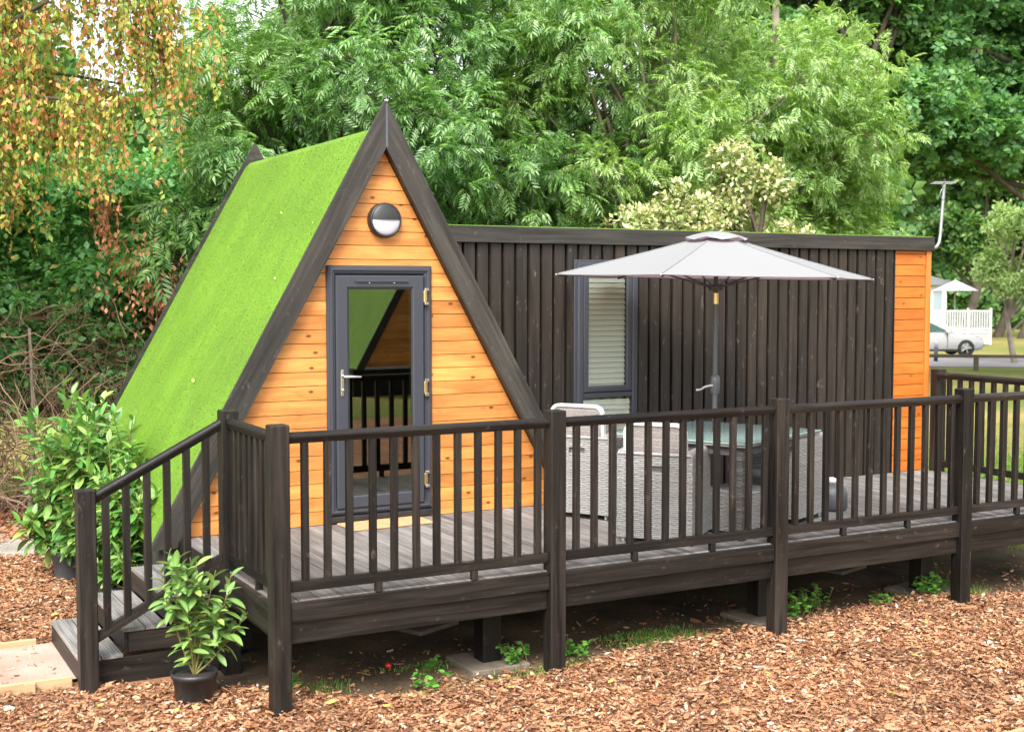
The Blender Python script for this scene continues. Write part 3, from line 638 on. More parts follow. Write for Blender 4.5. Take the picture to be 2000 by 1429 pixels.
ring('upper_casement', WX0 + .06, WX1 - .06, 1.005, WZ1 - .06, .062, 2.352, 2.41, 'anthracite', win, .012)
box('transom', (WX0 + .06, 2.355, .955), (WX1 - .06, 2.44, 1.003), 'anthracite', win, .006)
MB().box((WX0 + .12, 2.376, 1.06), (WX1 - .12, 2.379, WZ1 - .12)).build('upper_pane', 'window_glass', win)
MB().box((WX0 + .062, 2.376, WZ0 + .06), (WX1 - .062, 2.379, .957)).build('lower_pane', 'window_glass', win)
z = WZ0 + .07
sl_me = MB().add([(-.27, -.010, -.0225), (.27, -.010, -.0225), (.27, -.003, .0), (-.27, -.003, .0), (.27, .009, .0225), (-.27, .009, .0225)], [(0, 1, 2, 3), (3, 2, 4, 5)]).mesh('blind_slat'); sl_me.materials.append(MATS['slat_white'])
while z < WZ1 - .1:
    if not (.94 < z < 1.02): place('blind_slat', sl_me, (3.955, 2.398, z), win)
    z += .0492
box('blind_backing', (WX0 + .05, 2.4405, WZ0 + .05), (WX1 - .05, 2.4445, WZ1 - .05), 'interior', win, 0)

# bulkhead lamp over the door
lamp = thing('bulkhead_lamp', (1.73, 2.40, 2.54), 'round black bulkhead lamp with half-moon white diffuser above the door', 'lamp')
MB().lathe([(.0, 0), (.147, 0), (.147, -.045), (.140, -.062), (.128, -.07), (.126, -.058)], (1.73, 2.40, 2.54), 40, axis='y').build('rim', 'black_plastic', lamp)
dm = [(0, -.085)] + [(.127 * math.sin(a), -.058 - .027 * math.cos(a)) for a in np.linspace(.15, 1.57, 8)]
MB().lathe(dm, (1.73, 2.40, 2.54), 40, axis='y').build('diffuser', 'diffuser', lamp)
vs, fs = [], []
for i, (r_, y_) in enumerate([(0, -.096), (.04, -.095), (.08, -.088), (.115, -.076), (.136, -.062), (.140, -.05)]):
    for k in range(25):
        a = math.pi * k / 24; vs.append((1.73 + r_ * math.cos(a), 2.40 + y_, 2.545 + r_ * math.sin(a)))
for i in range(5):
    for k in range(24): fs.append((i * 25 + k, i * 25 + k + 1, i * 25 + k + 26, i * 25 + k + 25))
MB().add(vs, fs, True).build('eyelid', 'black_plastic', lamp)

# television aerial on the end wall
aer = thing('tv_aerial', (8.1, 2.6, 2.40), 'grey bent-pole television aerial on the end wall of the cabin', 'aerial')
MB().tube([(8.06, 2.6, 2.40), (8.32, 2.6, 2.40), (8.40, 2.6, 2.42), (8.44, 2.6, 2.47), (8.455, 2.6, 2.56), (8.50, 2.6, 3.12)], .018, 10).build('mast', 'galvanised', aer)
MB().tube([(8.36, 2.45, 3.12), (8.64, 2.77, 3.12)], .008, 6).build('boom', 'galvanised', aer)
for t in (0, .3, .62, 1): MB().tube([(8.36 + .28 * t - .13, 2.45 + .32 * t + .04, 3.12 + .012 * (t > .5)), (8.36 + .28 * t + .13, 2.45 + .32 * t - .04, 3.12 + .012 * (t > .5))], .005, 5).build('element', 'galvanised', aer)
MB().tube([(8.50, 2.6, 3.12), (8.50, 2.6, 3.17)], .014, 8).build('mast_cap', 'black_plastic', aer)
MB().tube([(8.5, 2.585, 3.09), (8.44, 2.58, 3.05), (8.41, 2.58, 2.99), (8.44, 2.58, 2.95), (8.485, 2.585, 2.94)], .005, 5).build('cable', 'galvanised', aer)

# ------------------------------------------------------------------ neighbouring cabin (stands behind the camera and shows in the door glass)
nbc = thing('neighbour_cabin', (11.2, -19, GZ), 'second gabled cabin mirrored in the door glass', 'cabin')
_xa = XA; XA = 11.2
gable_house(nbc, -17.2, -20.8, -.06, flip=-1, rear=False)
wb = MB().prism([(XA - halfw(0), 0), (XA + halfw(0), 0), (XA, ZA - .19 / ct)], 1, -17.32, -17.30).build('gable_wall', 'pine_x', nbc)
gable_planks(wb, -17.297, -17.27, door=False)
box('base', (9.2, -20.7, GZ), (13.2, -17.4, -.07), 'char_x', nbc); box('wing', (5.0 + 8.1, -20.5, GZ), (18, -17.35, 2.5), 'batten_wood', nbc, 0)
XA = _xa
# ------------------------------------------------------------------ the deck
DXE = 8.12
deck = thing('deck', (4, 1.2, GZ), 'raised charcoal timber deck with ribbed boards in front of the cabin', 'deck')
def rib_profile(w_, n=6, d=.0045, t=.026):
    top = []; p = w_ / (2 * n + 1)
    x = -w_ / 2; top.append((x, -.003)); x += .003
    for i in range(n):
        top += [(-w_ / 2 + p * (2 * i + .15) + .003 * (i == 0), 0), (-w_ / 2 + p * (2 * i + 1), 0), (-w_ / 2 + p * (2 * i + 1.25), -d), (-w_ / 2 + p * (2 * i + 1.9), -d)]
    top += [(-w_ / 2 + p * (2 * n + .15), 0), (w_ / 2 - .003, 0), (w_ / 2, -.003)]
    return [(-w_ / 2, -t)] + top + [(w_ / 2, -t)]
def rib_board(L, w_=.1395):
    k = ('rib', L, w_)
    if k not in CACHE:
        pr = rib_profile(w_); me = MB().prism(pr, 1, -L / 2, L / 2).mesh('deck_board'); me.materials.append(MATS['deck_wood']); CACHE[k] = me
    return CACHE[k]
x = -.02 + .0715
while x < DXE - .02:
    place('deck_board', rib_board(2.386), (x, .004 + 1.193, 0), deck); x += .1483
PX = [0, 2.004, 4.008, 6.012, 8.03]
for i in range(4):
    a, b = PX[i] + .062, PX[i + 1] - .062
    box('fascia_board', (a, -.038, -.128), (b, .0, -.004), 'char_x', deck, .004); box('edge_beam', (a, -.008, -.272), (b, .034, -.130), 'char_x', deck, .004)
box('side_fascia', (-.055, .062, -.205), (-.022, 1.03, -.004), 'char_y', deck, .004)
box('step_fascia', (-.055, 1.15, -.17), (-.022, 2.36, -.004), 'char_y', deck, .004); box('side_beam', (-.02, .1, -.25), (.03, 2.36, -.03), 'char_y', deck)
box('end_fascia', (DXE, .062, -.17), (DXE + .034, 2.36, -.004), 'char_y', deck, .004)
for y in (.62, 1.2, 1.8, 2.3): box('joist', (.04, y - .024, -.19), (DXE - .02, y + .024, -.03), 'char_x', deck, 0)
for sx, sy in ((1.69, .42), (4.25, .5), (6.1, .53), (1.69, 1.62), (4.25, 1.62), (6.1, 1.65), (.2, 1.55)):
    box('support_post', (sx - .075, sy - .075, GZ + .02), (sx + .075, sy + .075, -.193), 'char_z', deck, .004)
for k, (sx, sy, lb) in enumerate(((1.69, .42, 'square concrete pad under the deck between the first two front posts'), (4.25, .5, 'square concrete pad beside the third front post'), (6.1, .53, 'square concrete pad just left of the fourth front post'), (6.1, 1.65, 'concrete pad far under the deck at the right'), (1.69, 1.62, 'concrete pad deep under the deck near the gable'))):
    p = MB().box((-.23, -.23, -.04), (.23, .23, .02), .008).mesh('concrete_pad'); p.materials.append(MATS['concrete'])
    tag(place('concrete_pad', p, (sx, sy, GZ), rot=(0, 0, .1 * k)), lb, 'pad', 'concrete pads under the deck')

# ------------------------------------------------------------------ railings
def rail_profile(): return [(.034 * math.cos(a) , .030 * math.sin(a) + .004) for a in np.linspace(-.35, math.pi + .35, 11)] + [(-.022, -.036), (.022, -.036)]
def post(parent, x, y, ztop, zbot, s=.06): return boxes('post', (x - s, y - s, zbot), (x + s, y + s, ztop), 'char_z', parent, .007)
def span(parent, a, b, balus, ztop=1.04, zlow=.095, spacers=(), ax=0):
    """handrail, bottom rail and balusters between two posts; a and b are the clear ends"""
    lo, hi = min(a[ax], b[ax]), max(a[ax], b[ax]); o = a[1 - ax]; mat = 'char_x' if ax == 0 else 'char_y'
    pr = [(o + p, ztop + q) for p, q in rail_profile()]
    MB().prism(pr, ax, lo, hi).build('handrail', mat, parent)
    if ax == 0: box('bottom_rail', (lo, o - .022, zlow - .034), (hi, o + .022, zlow + .034), mat, parent, .004)
    else: box('bottom_rail', (o - .022, lo, zlow - .034), (o + .022, hi, zlow + .034), mat, parent, .004)
    for t in balus:
        x, y = (t, o) if ax == 0 else (o, t)
        x += random.uniform(-.005, .005) * (ax == 0); y += random.uniform(-.005, .005) * (ax == 1)
        o_ = boxes('baluster', (x - .0225, y - .0225, zlow + .030), (x + .0225, y + .0225, ztop - .030), 'char_z', parent, .005)
        o_.rotation_euler = (random.gauss(0, .0015), random.gauss(0, .003), random.choice((0, 1, 2, 3)) * math.pi / 2 + random.gauss(0, .03))
    for t in spacers:
        x, y = (t, o) if ax == 0 else (o, t)
        boxes('spacer_block', (x - .022, y - .023, -.002), (x + .022, y + .021, zlow - .030), 'char_z', parent, .004)
fr = thing('deck_railing', (4, 0, GZ), 'long charcoal timber railing along the front edge of the deck', 'railing')
for x in PX: post(fr, x, 0, 1.125, GZ - .06)
for i in range(4):
    a, b = PX[i], PX[i + 1]
    span(fr, (a + .06, 0), (b - .06, 0), [a + .17 + k * (b - a - .31) / 11 for k in range(12)], spacers=(a + .67, a + 1.37))
sr = thing('deck_railing', (0, .55, 0), 'short railing on the left end of the deck between corner post and steps', 'railing')
post(sr, 0, 1.095, 1.125, GZ - .06)
span(sr, (0, .06), (0, 1.035), [.18 + k * .122 for k in range(7)], spacers=(.42,), ax=1)
er = thing('deck_railing', (8.07, 1.2, 0), 'railing across the far right end of the deck', 'railing')
post(er, 8.12, 2.27, 1.10, -.3)
span(er, (8.06, .062), (8.06, 2.21), [.17 + k * .145 for k in range(14)], spacers=(.7, 1.5), ax=1)
tr_ = thing('stair_railing', (-.97, 1.095, GZ), 'sloping charcoal handrail with balusters beside the deck steps', 'railing')
post(tr_, -.97, 1.095, .64, GZ - .06)
sl_ = (1.035 - .545) / .97
def slope_piece(name, prof, x0, x1, z0, z1, mat):
    L = math.hypot(x1 - x0, z1 - z0); a = -math.atan2(z1 - z0, x1 - x0)
    me = MB().prism(prof, 0, -L / 2, L / 2).mesh(name); me.materials.append(MATS[mat]); return place(name, me, ((x0 + x1) / 2, 1.095, (z0 + z1) / 2), tr_, (0, a, 0))
slope_piece('handrail', rail_profile(), -.925, -.045, .575, 1.035, 'char_x')
slope_piece('bottom_rail', [(-.022, -.03), (.022, -.03), (.022, .03), (-.022, .03)], -.92, -.05, -.37, .09, 'char_x')
for x in (-.84, -.705, -.565, -.43, -.295, -.16):
    t = (x + .925) / .88; zt, zb = .575 + t * .46 - .02, -.37 + t * .46 + .01
    MB().prism([(x - .0225, zb - .012), (x + .0225, zb + .012), (x + .0225, zt + .012), (x - .0225, zt - .012)], 1, 1.0725, 1.1175).build('baluster', 'char_z', tr_)
# steps
stp = thing('deck_steps', (-.5, 1.75, GZ), 'charcoal timber steps with ribbed treads up to the left end of the deck', 'steps')
for k in range(3):
    z = -.515 + .172 * k; x0 = -1.02 + .297 * k
    for j in range(2 if k < 2 else 2): place('tread_board', rib_board(1.16), (x0 + .0715 + j * .149, 1.16 + .58, z), stp)
    box('riser', (x0 + .005, 1.165, z - .17), (x0 + .03, 2.315, z - .027), 'char_y', stp, .003)
    zb = GZ - .02 if k == 0 else z - .172
    box('side_board', (x0 + .032, 1.17, zb), (-.06 - .0 * k, 1.195, z - .027), 'char_x', stp, .003)
    box('side_board', (x0 + .032, 2.285, zb), (-.06, 2.31, z - .027), 'char_x', stp, .003)

mat_ = thing('doormat', (1.64, 2.17, 0), 'tan coir doormat on the deck in front of the door', 'doormat', .03)
MB().box((-.37, -.17, .0), (.37, .17, .018), .006).build('mat', 'coir', mat_, True)

# ------------------------------------------------------------------ rattan furniture
def weave(name, w_, h_, mat, row=.0150, stake=.043, amp=.0026):
    k = ('weave', round(w_, 3), round(h_, 3), mat, row)
    if k in CACHE: return CACHE[k]
    nr = int(h_ / row); ns = max(4, int(w_ / stake) * 4); xs = np.linspace(-w_ / 2, w_ / 2, ns + 1); Vs, Fs = [], []
    for r_ in range(nr):
        z0 = r_ * h_ / nr; ph = math.pi * r_ + rng.normal(0, .1); d = amp * np.sin(math.pi * (xs + w_ / 2) / stake + ph)
        hh = h_ / nr; b = len(Vs) * 3 * (ns + 1)
        a = np.stack([np.stack([xs, -d + .0014, np.full_like(xs, z0 + .0004)], 1), np.stack([xs, -d - .0028, np.full_like(xs, z0 + hh * .5)], 1), np.stack([xs, -d + .0014, np.full_like(xs, z0 + hh - .0004)], 1)], 0)
        Vs.append(a.reshape(-1, 3))
        i = np.arange(ns)
        for q in (0, 1): Fs.append(np.stack([b + q * (ns + 1) + i, b + q * (ns + 1) + i + 1, b + (q + 1) * (ns + 1) + i + 1, b + (q + 1) * (ns + 1) + i], 1))
    V = np.concatenate(Vs); F = np.concatenate(Fs)
    V2 = np.array([(-w_ / 2, .006, 0), (w_ / 2, .006, 0), (w_ / 2, .006, h_), (-w_ / 2, .006, h_)]); F = np.concatenate([F, np.array([[0, 1, 2, 3]]) + len(V)]); V = np.concatenate([V, V2])
    me = npmesh(name, V, F, mat, True); CACHE[k] = me; return me
def panel(parent, w_, h_, loc, rz, mat, name='wicker_panel'): return place(name, weave(name, w_, h_, mat), loc, parent, (0, 0, rz), local=True)
def roundrect(w_, z0, z1, r_):
    pts = [(-w_ / 2, z0), (w_ / 2, z0)]
    for c, a0 in (((w_ / 2 - r_, z1 - r_), 0), ((-w_ / 2 + r_, z1 - r_), 90)):
        for k in range(7): a = R(a0 + k * 15); pts.append((c[0] + r_ * math.cos(a), c[1] + r_ * math.sin(a)))
    return pts
def armchair(loc, rz, label, back_top=.98, pale=False, back=True):
    t = thing('armchair', loc, label, 'chair', rz, 'rattan armchairs round the glass table'); wm = 'wicker_grey'
    w_, d_, h_ = .60, .56, .70; b = .045
    # front is +y, back -y
    sx, sz = .075, .05                       # hand slot in the back
    zt = h_ - .09
    panel(t, w_, zt - sz - b, (0, -d_ / 2, b), 0, wm)
    for s in (-1, 1): panel(t, w_ / 2 - sx, sz, (s * (w_ / 4 + sx / 2), -d_ / 2, zt - sz), 0, wm)
    panel(t, w_, h_ - zt, (0, -d_ / 2, zt), 0, wm)
    panel(t, d_, h_ - b, (w_ / 2, 0, b), math.pi / 2, wm); panel(t, d_, h_ - b, (-w_ / 2, 0, b), -math.pi / 2, wm)
    for s in (-1, 1):
        panel(t, d_ - .08, h_ - b, (s * (w_ / 2 - .07), .02, b), -s * math.pi / 2, wm, 'inner_panel'); panel(t, .07, h_ - b, (s * (w_ / 2 - .035), d_ / 2, b), math.pi, wm, 'arm_front')
        MB().tube([(s * (w_ / 2 - .035), -d_ / 2 + .01, h_), (s * (w_ / 2 - .035), d_ / 2 - .01, h_)], .037, 8).build('armrest', wm, t, True)
    MB().tube([(-w_ / 2 + .01, -d_ / 2 + .006, h_), (w_ / 2 - .01, -d_ / 2 + .006, h_)], .015, 8).build('back_edge', wm, t, True)
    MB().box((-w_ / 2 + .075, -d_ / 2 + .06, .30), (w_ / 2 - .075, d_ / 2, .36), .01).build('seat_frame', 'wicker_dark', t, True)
    MB().box((-w_ / 2 + .08, -d_ / 2 + .07, .362), (w_ / 2 - .08, d_ / 2 + .01, .44), .025).build('seat_cushion', 'cushion', t, True)
    panel(t, w_ - .14, .25, (0, d_ / 2 - .01, b), math.pi, wm, 'front_panel')
    if back:
        o = roundrect(w_ - .10, .42, back_top, .085); i = roundrect(w_ - .15, .45, back_top - .026, .065); n = len(o); ti = .10
        def P(p, y): return (p[0], y - (p[1] - .42) * ti, p[1])
        vs = [P(p, -d_ / 2 + .04) for p in o] + [P(p, -d_ / 2 + .04) for p in i] + [P(p, -d_ / 2 + .085) for p in o] + [P(p, -d_ / 2 + .085) for p in i]; fs = []
        for k in range(n):
            k2 = (k + 1) % n; fs += [(k, k2, n + k2, n + k), (2 * n + k, 3 * n + k, 3 * n + k2, 2 * n + k2), (k, 2 * n + k, 2 * n + k2, k2), (n + k, n + k2, 3 * n + k2, 3 * n + k)]
        MB().add(vs, fs).build('backrest_frame', 'white_paint', t, True)
        bp = weave('backrest_weave', w_ - .155, back_top - .03 - .47, 'wicker_pale', .009, .02, .002)
        place('backrest_weave', bp, (0, -d_ / 2 + .048, .47), t, (math.atan(ti), 0, 0), local=True)
    for sx_ in (-1, 1):
        for sy_ in (-1, 1): MB().lathe([(0, .0), (.014, .0), (.016, .05), (0, .05)], (sx_ * (w_ / 2 - .04), sy_ * (d_ / 2 - .04), 0), 8).build('foot', 'white_paint' if sy_ < 0 else 'black_plastic', t, True)
    return t
def face(deg): return R(deg - 90)
armchair((3.33, .56, 0), face(39), 'grey rattan armchair with pale framed back right behind the front railing', .945)
armchair((3.42, 1.80, 0), face(33), 'light rattan armchair with white framed back standing below the tall window', .985)
armchair((4.76, .88, 0), face(203), 'rattan armchair with low back tucked under the right end of the glass table', back=False)
A_, B_, C_ = np.array([4.52, 1.73]), np.array([5.02, .62]), np.array([3.77, .12])
tc_ = (A_ + C_) / 2; trz = R(23)
tab = thing('dining_table', (tc_[0], tc_[1], 0), 'rattan dining table with pale green glass top under the parasol', 'table', trz)
TW, TD = 1.34, 1.22
MB().box((-TW / 2, -TD / 2, .757), (TW / 2, TD / 2, .770), .003).build('glass_top', 'table_glass', tab, True)
MB().box((-TW / 2 + .01, -TD / 2 + .01, .735), (TW / 2 - .01, TD / 2 - .01, .7555), .006).build('top_rim', 'wicker_pale', tab, True)
for s in (-1, 1):
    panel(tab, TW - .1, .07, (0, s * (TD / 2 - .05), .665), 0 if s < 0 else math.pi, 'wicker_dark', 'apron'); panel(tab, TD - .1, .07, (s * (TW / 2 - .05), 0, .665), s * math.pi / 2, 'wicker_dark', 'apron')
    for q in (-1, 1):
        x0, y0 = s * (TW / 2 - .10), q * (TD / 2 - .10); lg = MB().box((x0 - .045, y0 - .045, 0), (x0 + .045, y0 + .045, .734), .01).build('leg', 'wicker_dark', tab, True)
        for a in range(4): o = place('leg_weave', weave('leg_weave', .1, .62, 'wicker_dark'), (0, 0, 0), lg, (0, 0, a * math.pi / 2), local=True); o.location = (.05 * math.sin(a * math.pi / 2), -.05 * math.cos(a * math.pi / 2), -.325)
st_ = thing('footstool', (4.05, .53, 0), 'low cube rattan footstool beside the near table corner', 'stool', R(18))
for a in range(4): panel(st_, .44, .31, (.22 * math.sin(a * math.pi / 2), -.22 * math.cos(a * math.pi / 2), .03), a * math.pi / 2, 'wicker_grey')
MB().box((-.225, -.225, .34), (.225, .225, .355), .006).build('lid', 'wicker_grey', st_, True)
for s in (-1, 1):
    for q in (-1, 1): MB().lathe([(0, 0), (.014, 0), (.014, .04), (0, .04)], (s * .18, q * .18, 0), 8).build('foot', 'black_plastic', st_, True)
gb = thing('storage_drum', (5.42, .95, 0), 'rounded grey drum on the deck right of the tucked armchair', 'drum')
MB().lathe([(0, 0), (.12, 0), (.14, .03), (.14, .14), (.12, .2), (.06, .24), (0, .25)], (5.42, .95, .0), 20).build('body', 'grey_plastic', gb)
MB().lathe([(0, .24), (.05, .24), (.05, .27), (.02, .29), (0, .29)], (5.42, .95, 0), 14).build('cap', 'white_paint', gb)

# parasol through the table
PXx, PYy = 4.10, .93
par = thing('parasol', (PXx, PYy, 0), 'open pale grey six-sided parasol with crank pole standing over the dining table', 'parasol')
RR, ZR, ZT = 1.335, 2.064, 2.365
tiltx, tilty = -.006, .0
def pz(x, y, z): return (PXx + x, PYy + y, z - .016 * (x * math.cos(R(-25)) + y * math.sin(R(-25))))
ang0 = R(-25); rings = 7; per = 8; vs, fs = [], []
nper = 6 * per
for i in range(rings + 1):
    t = .14 + (1 - .14) * i / rings
    for k in range(nper):
        a = ang0 + 2 * math.pi * k / nper; kk = k // per; fr_ = (k % per) / per
        v0 = np.array([math.cos(ang0 + kk * math.pi / 3), math.sin(ang0 + kk * math.pi / 3)]); v1 = np.array([math.cos(ang0 + (kk + 1) * math.pi / 3), math.sin(ang0 + (kk + 1) * math.pi / 3)])
        p = (v0 * (1 - fr_) + v1 * fr_) * RR * t
        edge = 4 * fr_ * (1 - fr_)
        p = p * (1 - .035 * edge * t * t)
        z = ZT + .05 - (ZT + .05 - ZR) * (t ** 1.06) - .020 * edge * t * (1 - t * .75) - .012 * math.sin(math.pi * t)
        vs.append(pz(p[0], p[1], z))
for i in range(rings):
    for k in range(nper): fs.append((i * nper + k, (i + 1) * nper + k, (i + 1) * nper + (k + 1) % nper, i * nper + (k + 1) % nper))
me = bpy.data.meshes.new('canopy'); me.from_pydata(vs, [], fs); me.polygons.foreach_set('use_smooth', [True] * len(fs)); me.update()
def fix_up(me):
    if sum(p.normal.z for p in me.polygons) < 0: me.flip_normals()
fix_up(me)
for e_ in me.edges:
    a_, b_ = e_.vertices
    if a_ % nper == b_ % nper and a_ % per == 0: e_.use_edge_sharp = True
cano = obj('canopy', me, 'parasol_cloth', par)
# hem
hem = [vs[rings * nper + k] for k in range(nper)] ; hem.append(hem[0])
MB().tube(hem, .006, 5, cap=False).build('hem', 'parasol_cloth', cano)
vs2, fs2 = [], []
for i, (t, z) in enumerate(((.02, ZT + .075), (.08, ZT + .066), (.14, ZT + .045), (.19, ZT + .012))):
    for k in range(24):
        a = ang0 + 2 * math.pi * k / 24; sc_ = .012 * math.cos(6 * (a - ang0)) if i == 3 else 0
        r_ = RR * t * (1 + .03 * math.cos(6 * (a - ang0))); vs2.append(pz(r_ * math.cos(a), r_ * math.sin(a), z + sc_))
for i in range(3):
    for k in range(24): fs2.append((i * 24 + k, (i + 1) * 24 + k, (i + 1) * 24 + (k + 1) % 24, i * 24 + (k + 1) % 24))
me = bpy.data.meshes.new('vent_cap'); me.from_pydata(vs2, [], fs2); me.polygons.foreach_set('use_smooth', [True] * len(fs2)); me.update(); fix_up(me)
obj('vent_cap', me, 'parasol_cloth', cano)
MB().lathe([(0, ZT + .095), (.012, ZT + .092), (.018, ZT + .08), (.016, ZT + .06), (.016, ZT + .0)], (PXx, PYy, 0), 12).build('finial', 'rib_dark', par)
for k in range(6):
    a = ang0 + k * math.pi / 3; c, s = math.cos(a), math.sin(a)
    p = [pz(c * RR * t, s * RR * t, ZT + .05 - (ZT + .05 - ZR) * (t ** 1.06) - .012 * math.sin(math.pi * t) - .022) for t in np.linspace(.04, .985, 8)]
    MB().tube([(q_[0], q_[1], q_[2] + .0245) for q_ in p[1:]], .0045, 5).build('seam', 'parasol_seam', cano)
    rb = MB().tube(p, .0085, 6).build('rib', 'rib_dark', par); q = pz(c * RR * .5, s * RR * .5, ZT - .16)
    MB().tube([(PXx + c * .05, PYy + s * .05, 1.98), (p[4][0], p[4][1], p[4][2] - .008)], .007, 6).build('stay', 'rib_dark', rb)
    MB().lathe([(0, .006), (.007, .004), (.007, -.006), (0, -.009)], vs[rings * nper + k * per], 8).build('rib_tip', 'white_paint', rb)
MB().lathe([(.022, 1.95), (.06, 1.955), (.06, 2.0), (.022, 2.005)], (PXx, PYy, 0), 14).build('runner_hub', 'rib_dark', par)
MB().tube([(PXx, PYy, 0.02), (PXx, PYy, 1.84)], .021, 14).build('pole', 'parasol_pole', par)
MB().tube([(PXx, PYy, 1.83), (PXx, PYy, 2.46)], .019, 14).build('upper_pole', 'rib_dark', par)
MB().tube([(PXx, PYy, 1.84), (PXx, PYy, 1.93)], .0235, 14).build('pole_collar', 'brass', par)
ck = MB().lathe([(.022, 1.08), (.038, 1.10), (.042, 1.14), (.042, 1.20), (.034, 1.24), (.022, 1.25)], (PXx, PYy, 0), 14).build('crank_housing', 'parasol_pole', par)
MB().tube([(PXx - .035, PYy - .02, 1.165), (PXx - .085, PYy + .02, 1.15), (PXx - .12, PYy + .04, 1.125), (PXx - .15, PYy + .06, 1.122)], [.012, .011, .009, .012], 8).build('crank_handle', 'galvanised', ck)
MB().lathe([(0, 0), (.21, 0), (.21, .04), (.19, .06), (.05, .08), (.035, .28), (0, .28)], (PXx, PYy, 0), 24).build('base_weight', 'grey_plastic', par)
# ------------------------------------------------------------------ laurels in pots
def laurel_leaf_mesh(k):
    vs, fs = [], []; n = 6
    for i in range(n + 1):
        t = i / n; wd = .19 * math.sin(math.pi * min(1, t * .97 + .03)) ** .75 * (1 if t < .6 else 1 - .25 * (t - .6)); x = t; dz = -.16 * t * t * (1 + .5 * k) + .02 * math.sin(3 * t + k)
        fold = .09 * (1 + .3 * k)
        vs += [(x, -wd, dz + fold * wd / .19 * .6), (x, 0, dz), (x, wd, dz + fold * wd / .19 * .6)]
    for i in range(n): fs += [(i * 3, i * 3 + 1, i * 3 + 4, i * 3 + 3), (i * 3 + 1, i * 3 + 2, i * 3 + 5, i * 3 + 4)]
    me = npmesh('leaf', np.array(vs) * .13, np.array(fs), 'laurel_leaf', True); return me
LL = [laurel_leaf_mesh(k) for k in (-.6, 0, .7, 1.3)]
def laurel(loc, label, pot_r, pot_h, stems, nleaf, pot_mat, seed, size=1.0, extra=0, lo=.06):
    r_ = random.Random(seed); t = thing('potted_laurel', loc, label, 'plant', 0, 'potted laurels by the steps')
    L = Vector(loc)
    pr = [(0, 0), (pot_r * .80, 0), (pot_r * .82, .01), (pot_r * .97, pot_h * .82), (pot_r * 1.04, pot_h * .83), (pot_r * 1.05, pot_h), (pot_r * .98, pot_h), (pot_r * .94, pot_h * .86)]
    pot = MB().lathe(pr, L, 28).build('pot', pot_mat, t)
    MB().lathe([(0, pot_h * .90), (pot_r * .5, pot_h * .89), (pot_r * .95, pot_h * .87)], L, 20).build('compost', 'potting_soil', pot)
    sm = MB(); tips = []
    for (dx, dy, hh, bend) in stems:
        pts = []
        for i in range(7):
            f = i / 6; pts.append(L + Vector((dx * f ** .8 + bend * math.sin(f * 3), dy * f ** .8, pot_h * .85 + (hh - pot_h * .85) * f)))
        sm.tube(pts, [.008 * (1 - .65 * i / 6) for i in range(7)], 6); tips.append(pts)
        for q in range(r_.randint(2, 3)):
            i = r_.randint(2, 4); b = pts[i]; a = r_.uniform(0, 6.28); ln = (hh) * r_.uniform(.22, .38)
            sp = [b + Vector((math.cos(a) * ln * .55 * f, math.sin(a) * ln * .55 * f, ln * .85 * f)) for f in (0, .35, .7, 1)]
            sm.tube(sp, [.005, .0045, .0035, .0025], 5); tips.append(sp)
    sm.build('stem', 'stem', t)
    per = (nleaf + extra) // len(tips) + 1; cnt = 0; ex = [[], [], [], []]
    for pts in tips:
        n = len(pts) - 1
        for j in range(per):
            if cnt >= nleaf + extra: break
            cnt += 1
            f = (lo + (1 - lo) * (j + r_.random() * .6) / per) * n; i = min(int(f), n - 1); b = pts[i].lerp(pts[i + 1], f - i)
            ax = (pts[i + 1] - pts[i]).normalized(); a = j * 2.4 + r_.uniform(-.4, .4); u_ = ax.orthogonal().normalized(); v_ = ax.cross(u_)
            top = f / n; el = .1 + .9 * max(0, top - .55) / .45 + r_.uniform(-.25, .3)
            X = ((u_ * math.cos(a) + v_ * math.sin(a)) * math.cos(el) + (ax * .8 + Vector((0, 0, .2))) * math.sin(el)).normalized()
            Zn = (Vector((0, 0, 1)) * 1.0 + Vector((r_.uniform(-.4, .4), r_.uniform(-.4, .4), 0)) - X * .2).normalized()
            Y = Zn.cross(X).normalized(); Zn = X.cross(Y); s = size * r_.uniform(.65, 1.12) * (1 - .35 * max(0, top - .85) / .15)
            m = Matrix((X, Y, Zn)).transposed().to_4x4(); m.translation = b - L
            if cnt % (nleaf + extra) * nleaf % (nleaf + extra) >= nleaf: ex[0].append(m.translation[:]); ex[1].append(X[:]); ex[2].append(Zn[:]); ex[3].append(s); continue
            o = bpy.data.objects.new('leaf', LL[r_.randint(0, 3)]); col.objects.link(o); o.parent = t; o.matrix_local = m @ Matrix.Diagonal((s, s, s, 1))
    if ex[0]:
        tv = np.array([v.co[:] for v in LL[1].vertices]); tf = np.array([p.vertices[:] for p in LL[1].polygons])
        V, F = scatter(tv, tf, np.array(ex[0]), np.array(ex[1]), np.array(ex[2]), np.array(ex[3])); o = obj('foliage', npmesh('foliage', V, F, 'laurel_mass', True), None, t, local=True); o['kind'] = 'stuff'
laurel((-.40, .55, GZ), 'single young laurel in a black pot in front of the deck steps', .145, .20, [(-.02, 0, .95, .02), (.14, -.05, .86, -.02), (-.20, .06, .88, .0), (.26, .02, .82, .02), (.05, .1, .92, 0), (-.10, -.08, .70, .02), (.36, -.06, .58, .0), (-.06, .02, .5, .03)], 290, 'black_plastic', 3, 1.12, lo=.14)
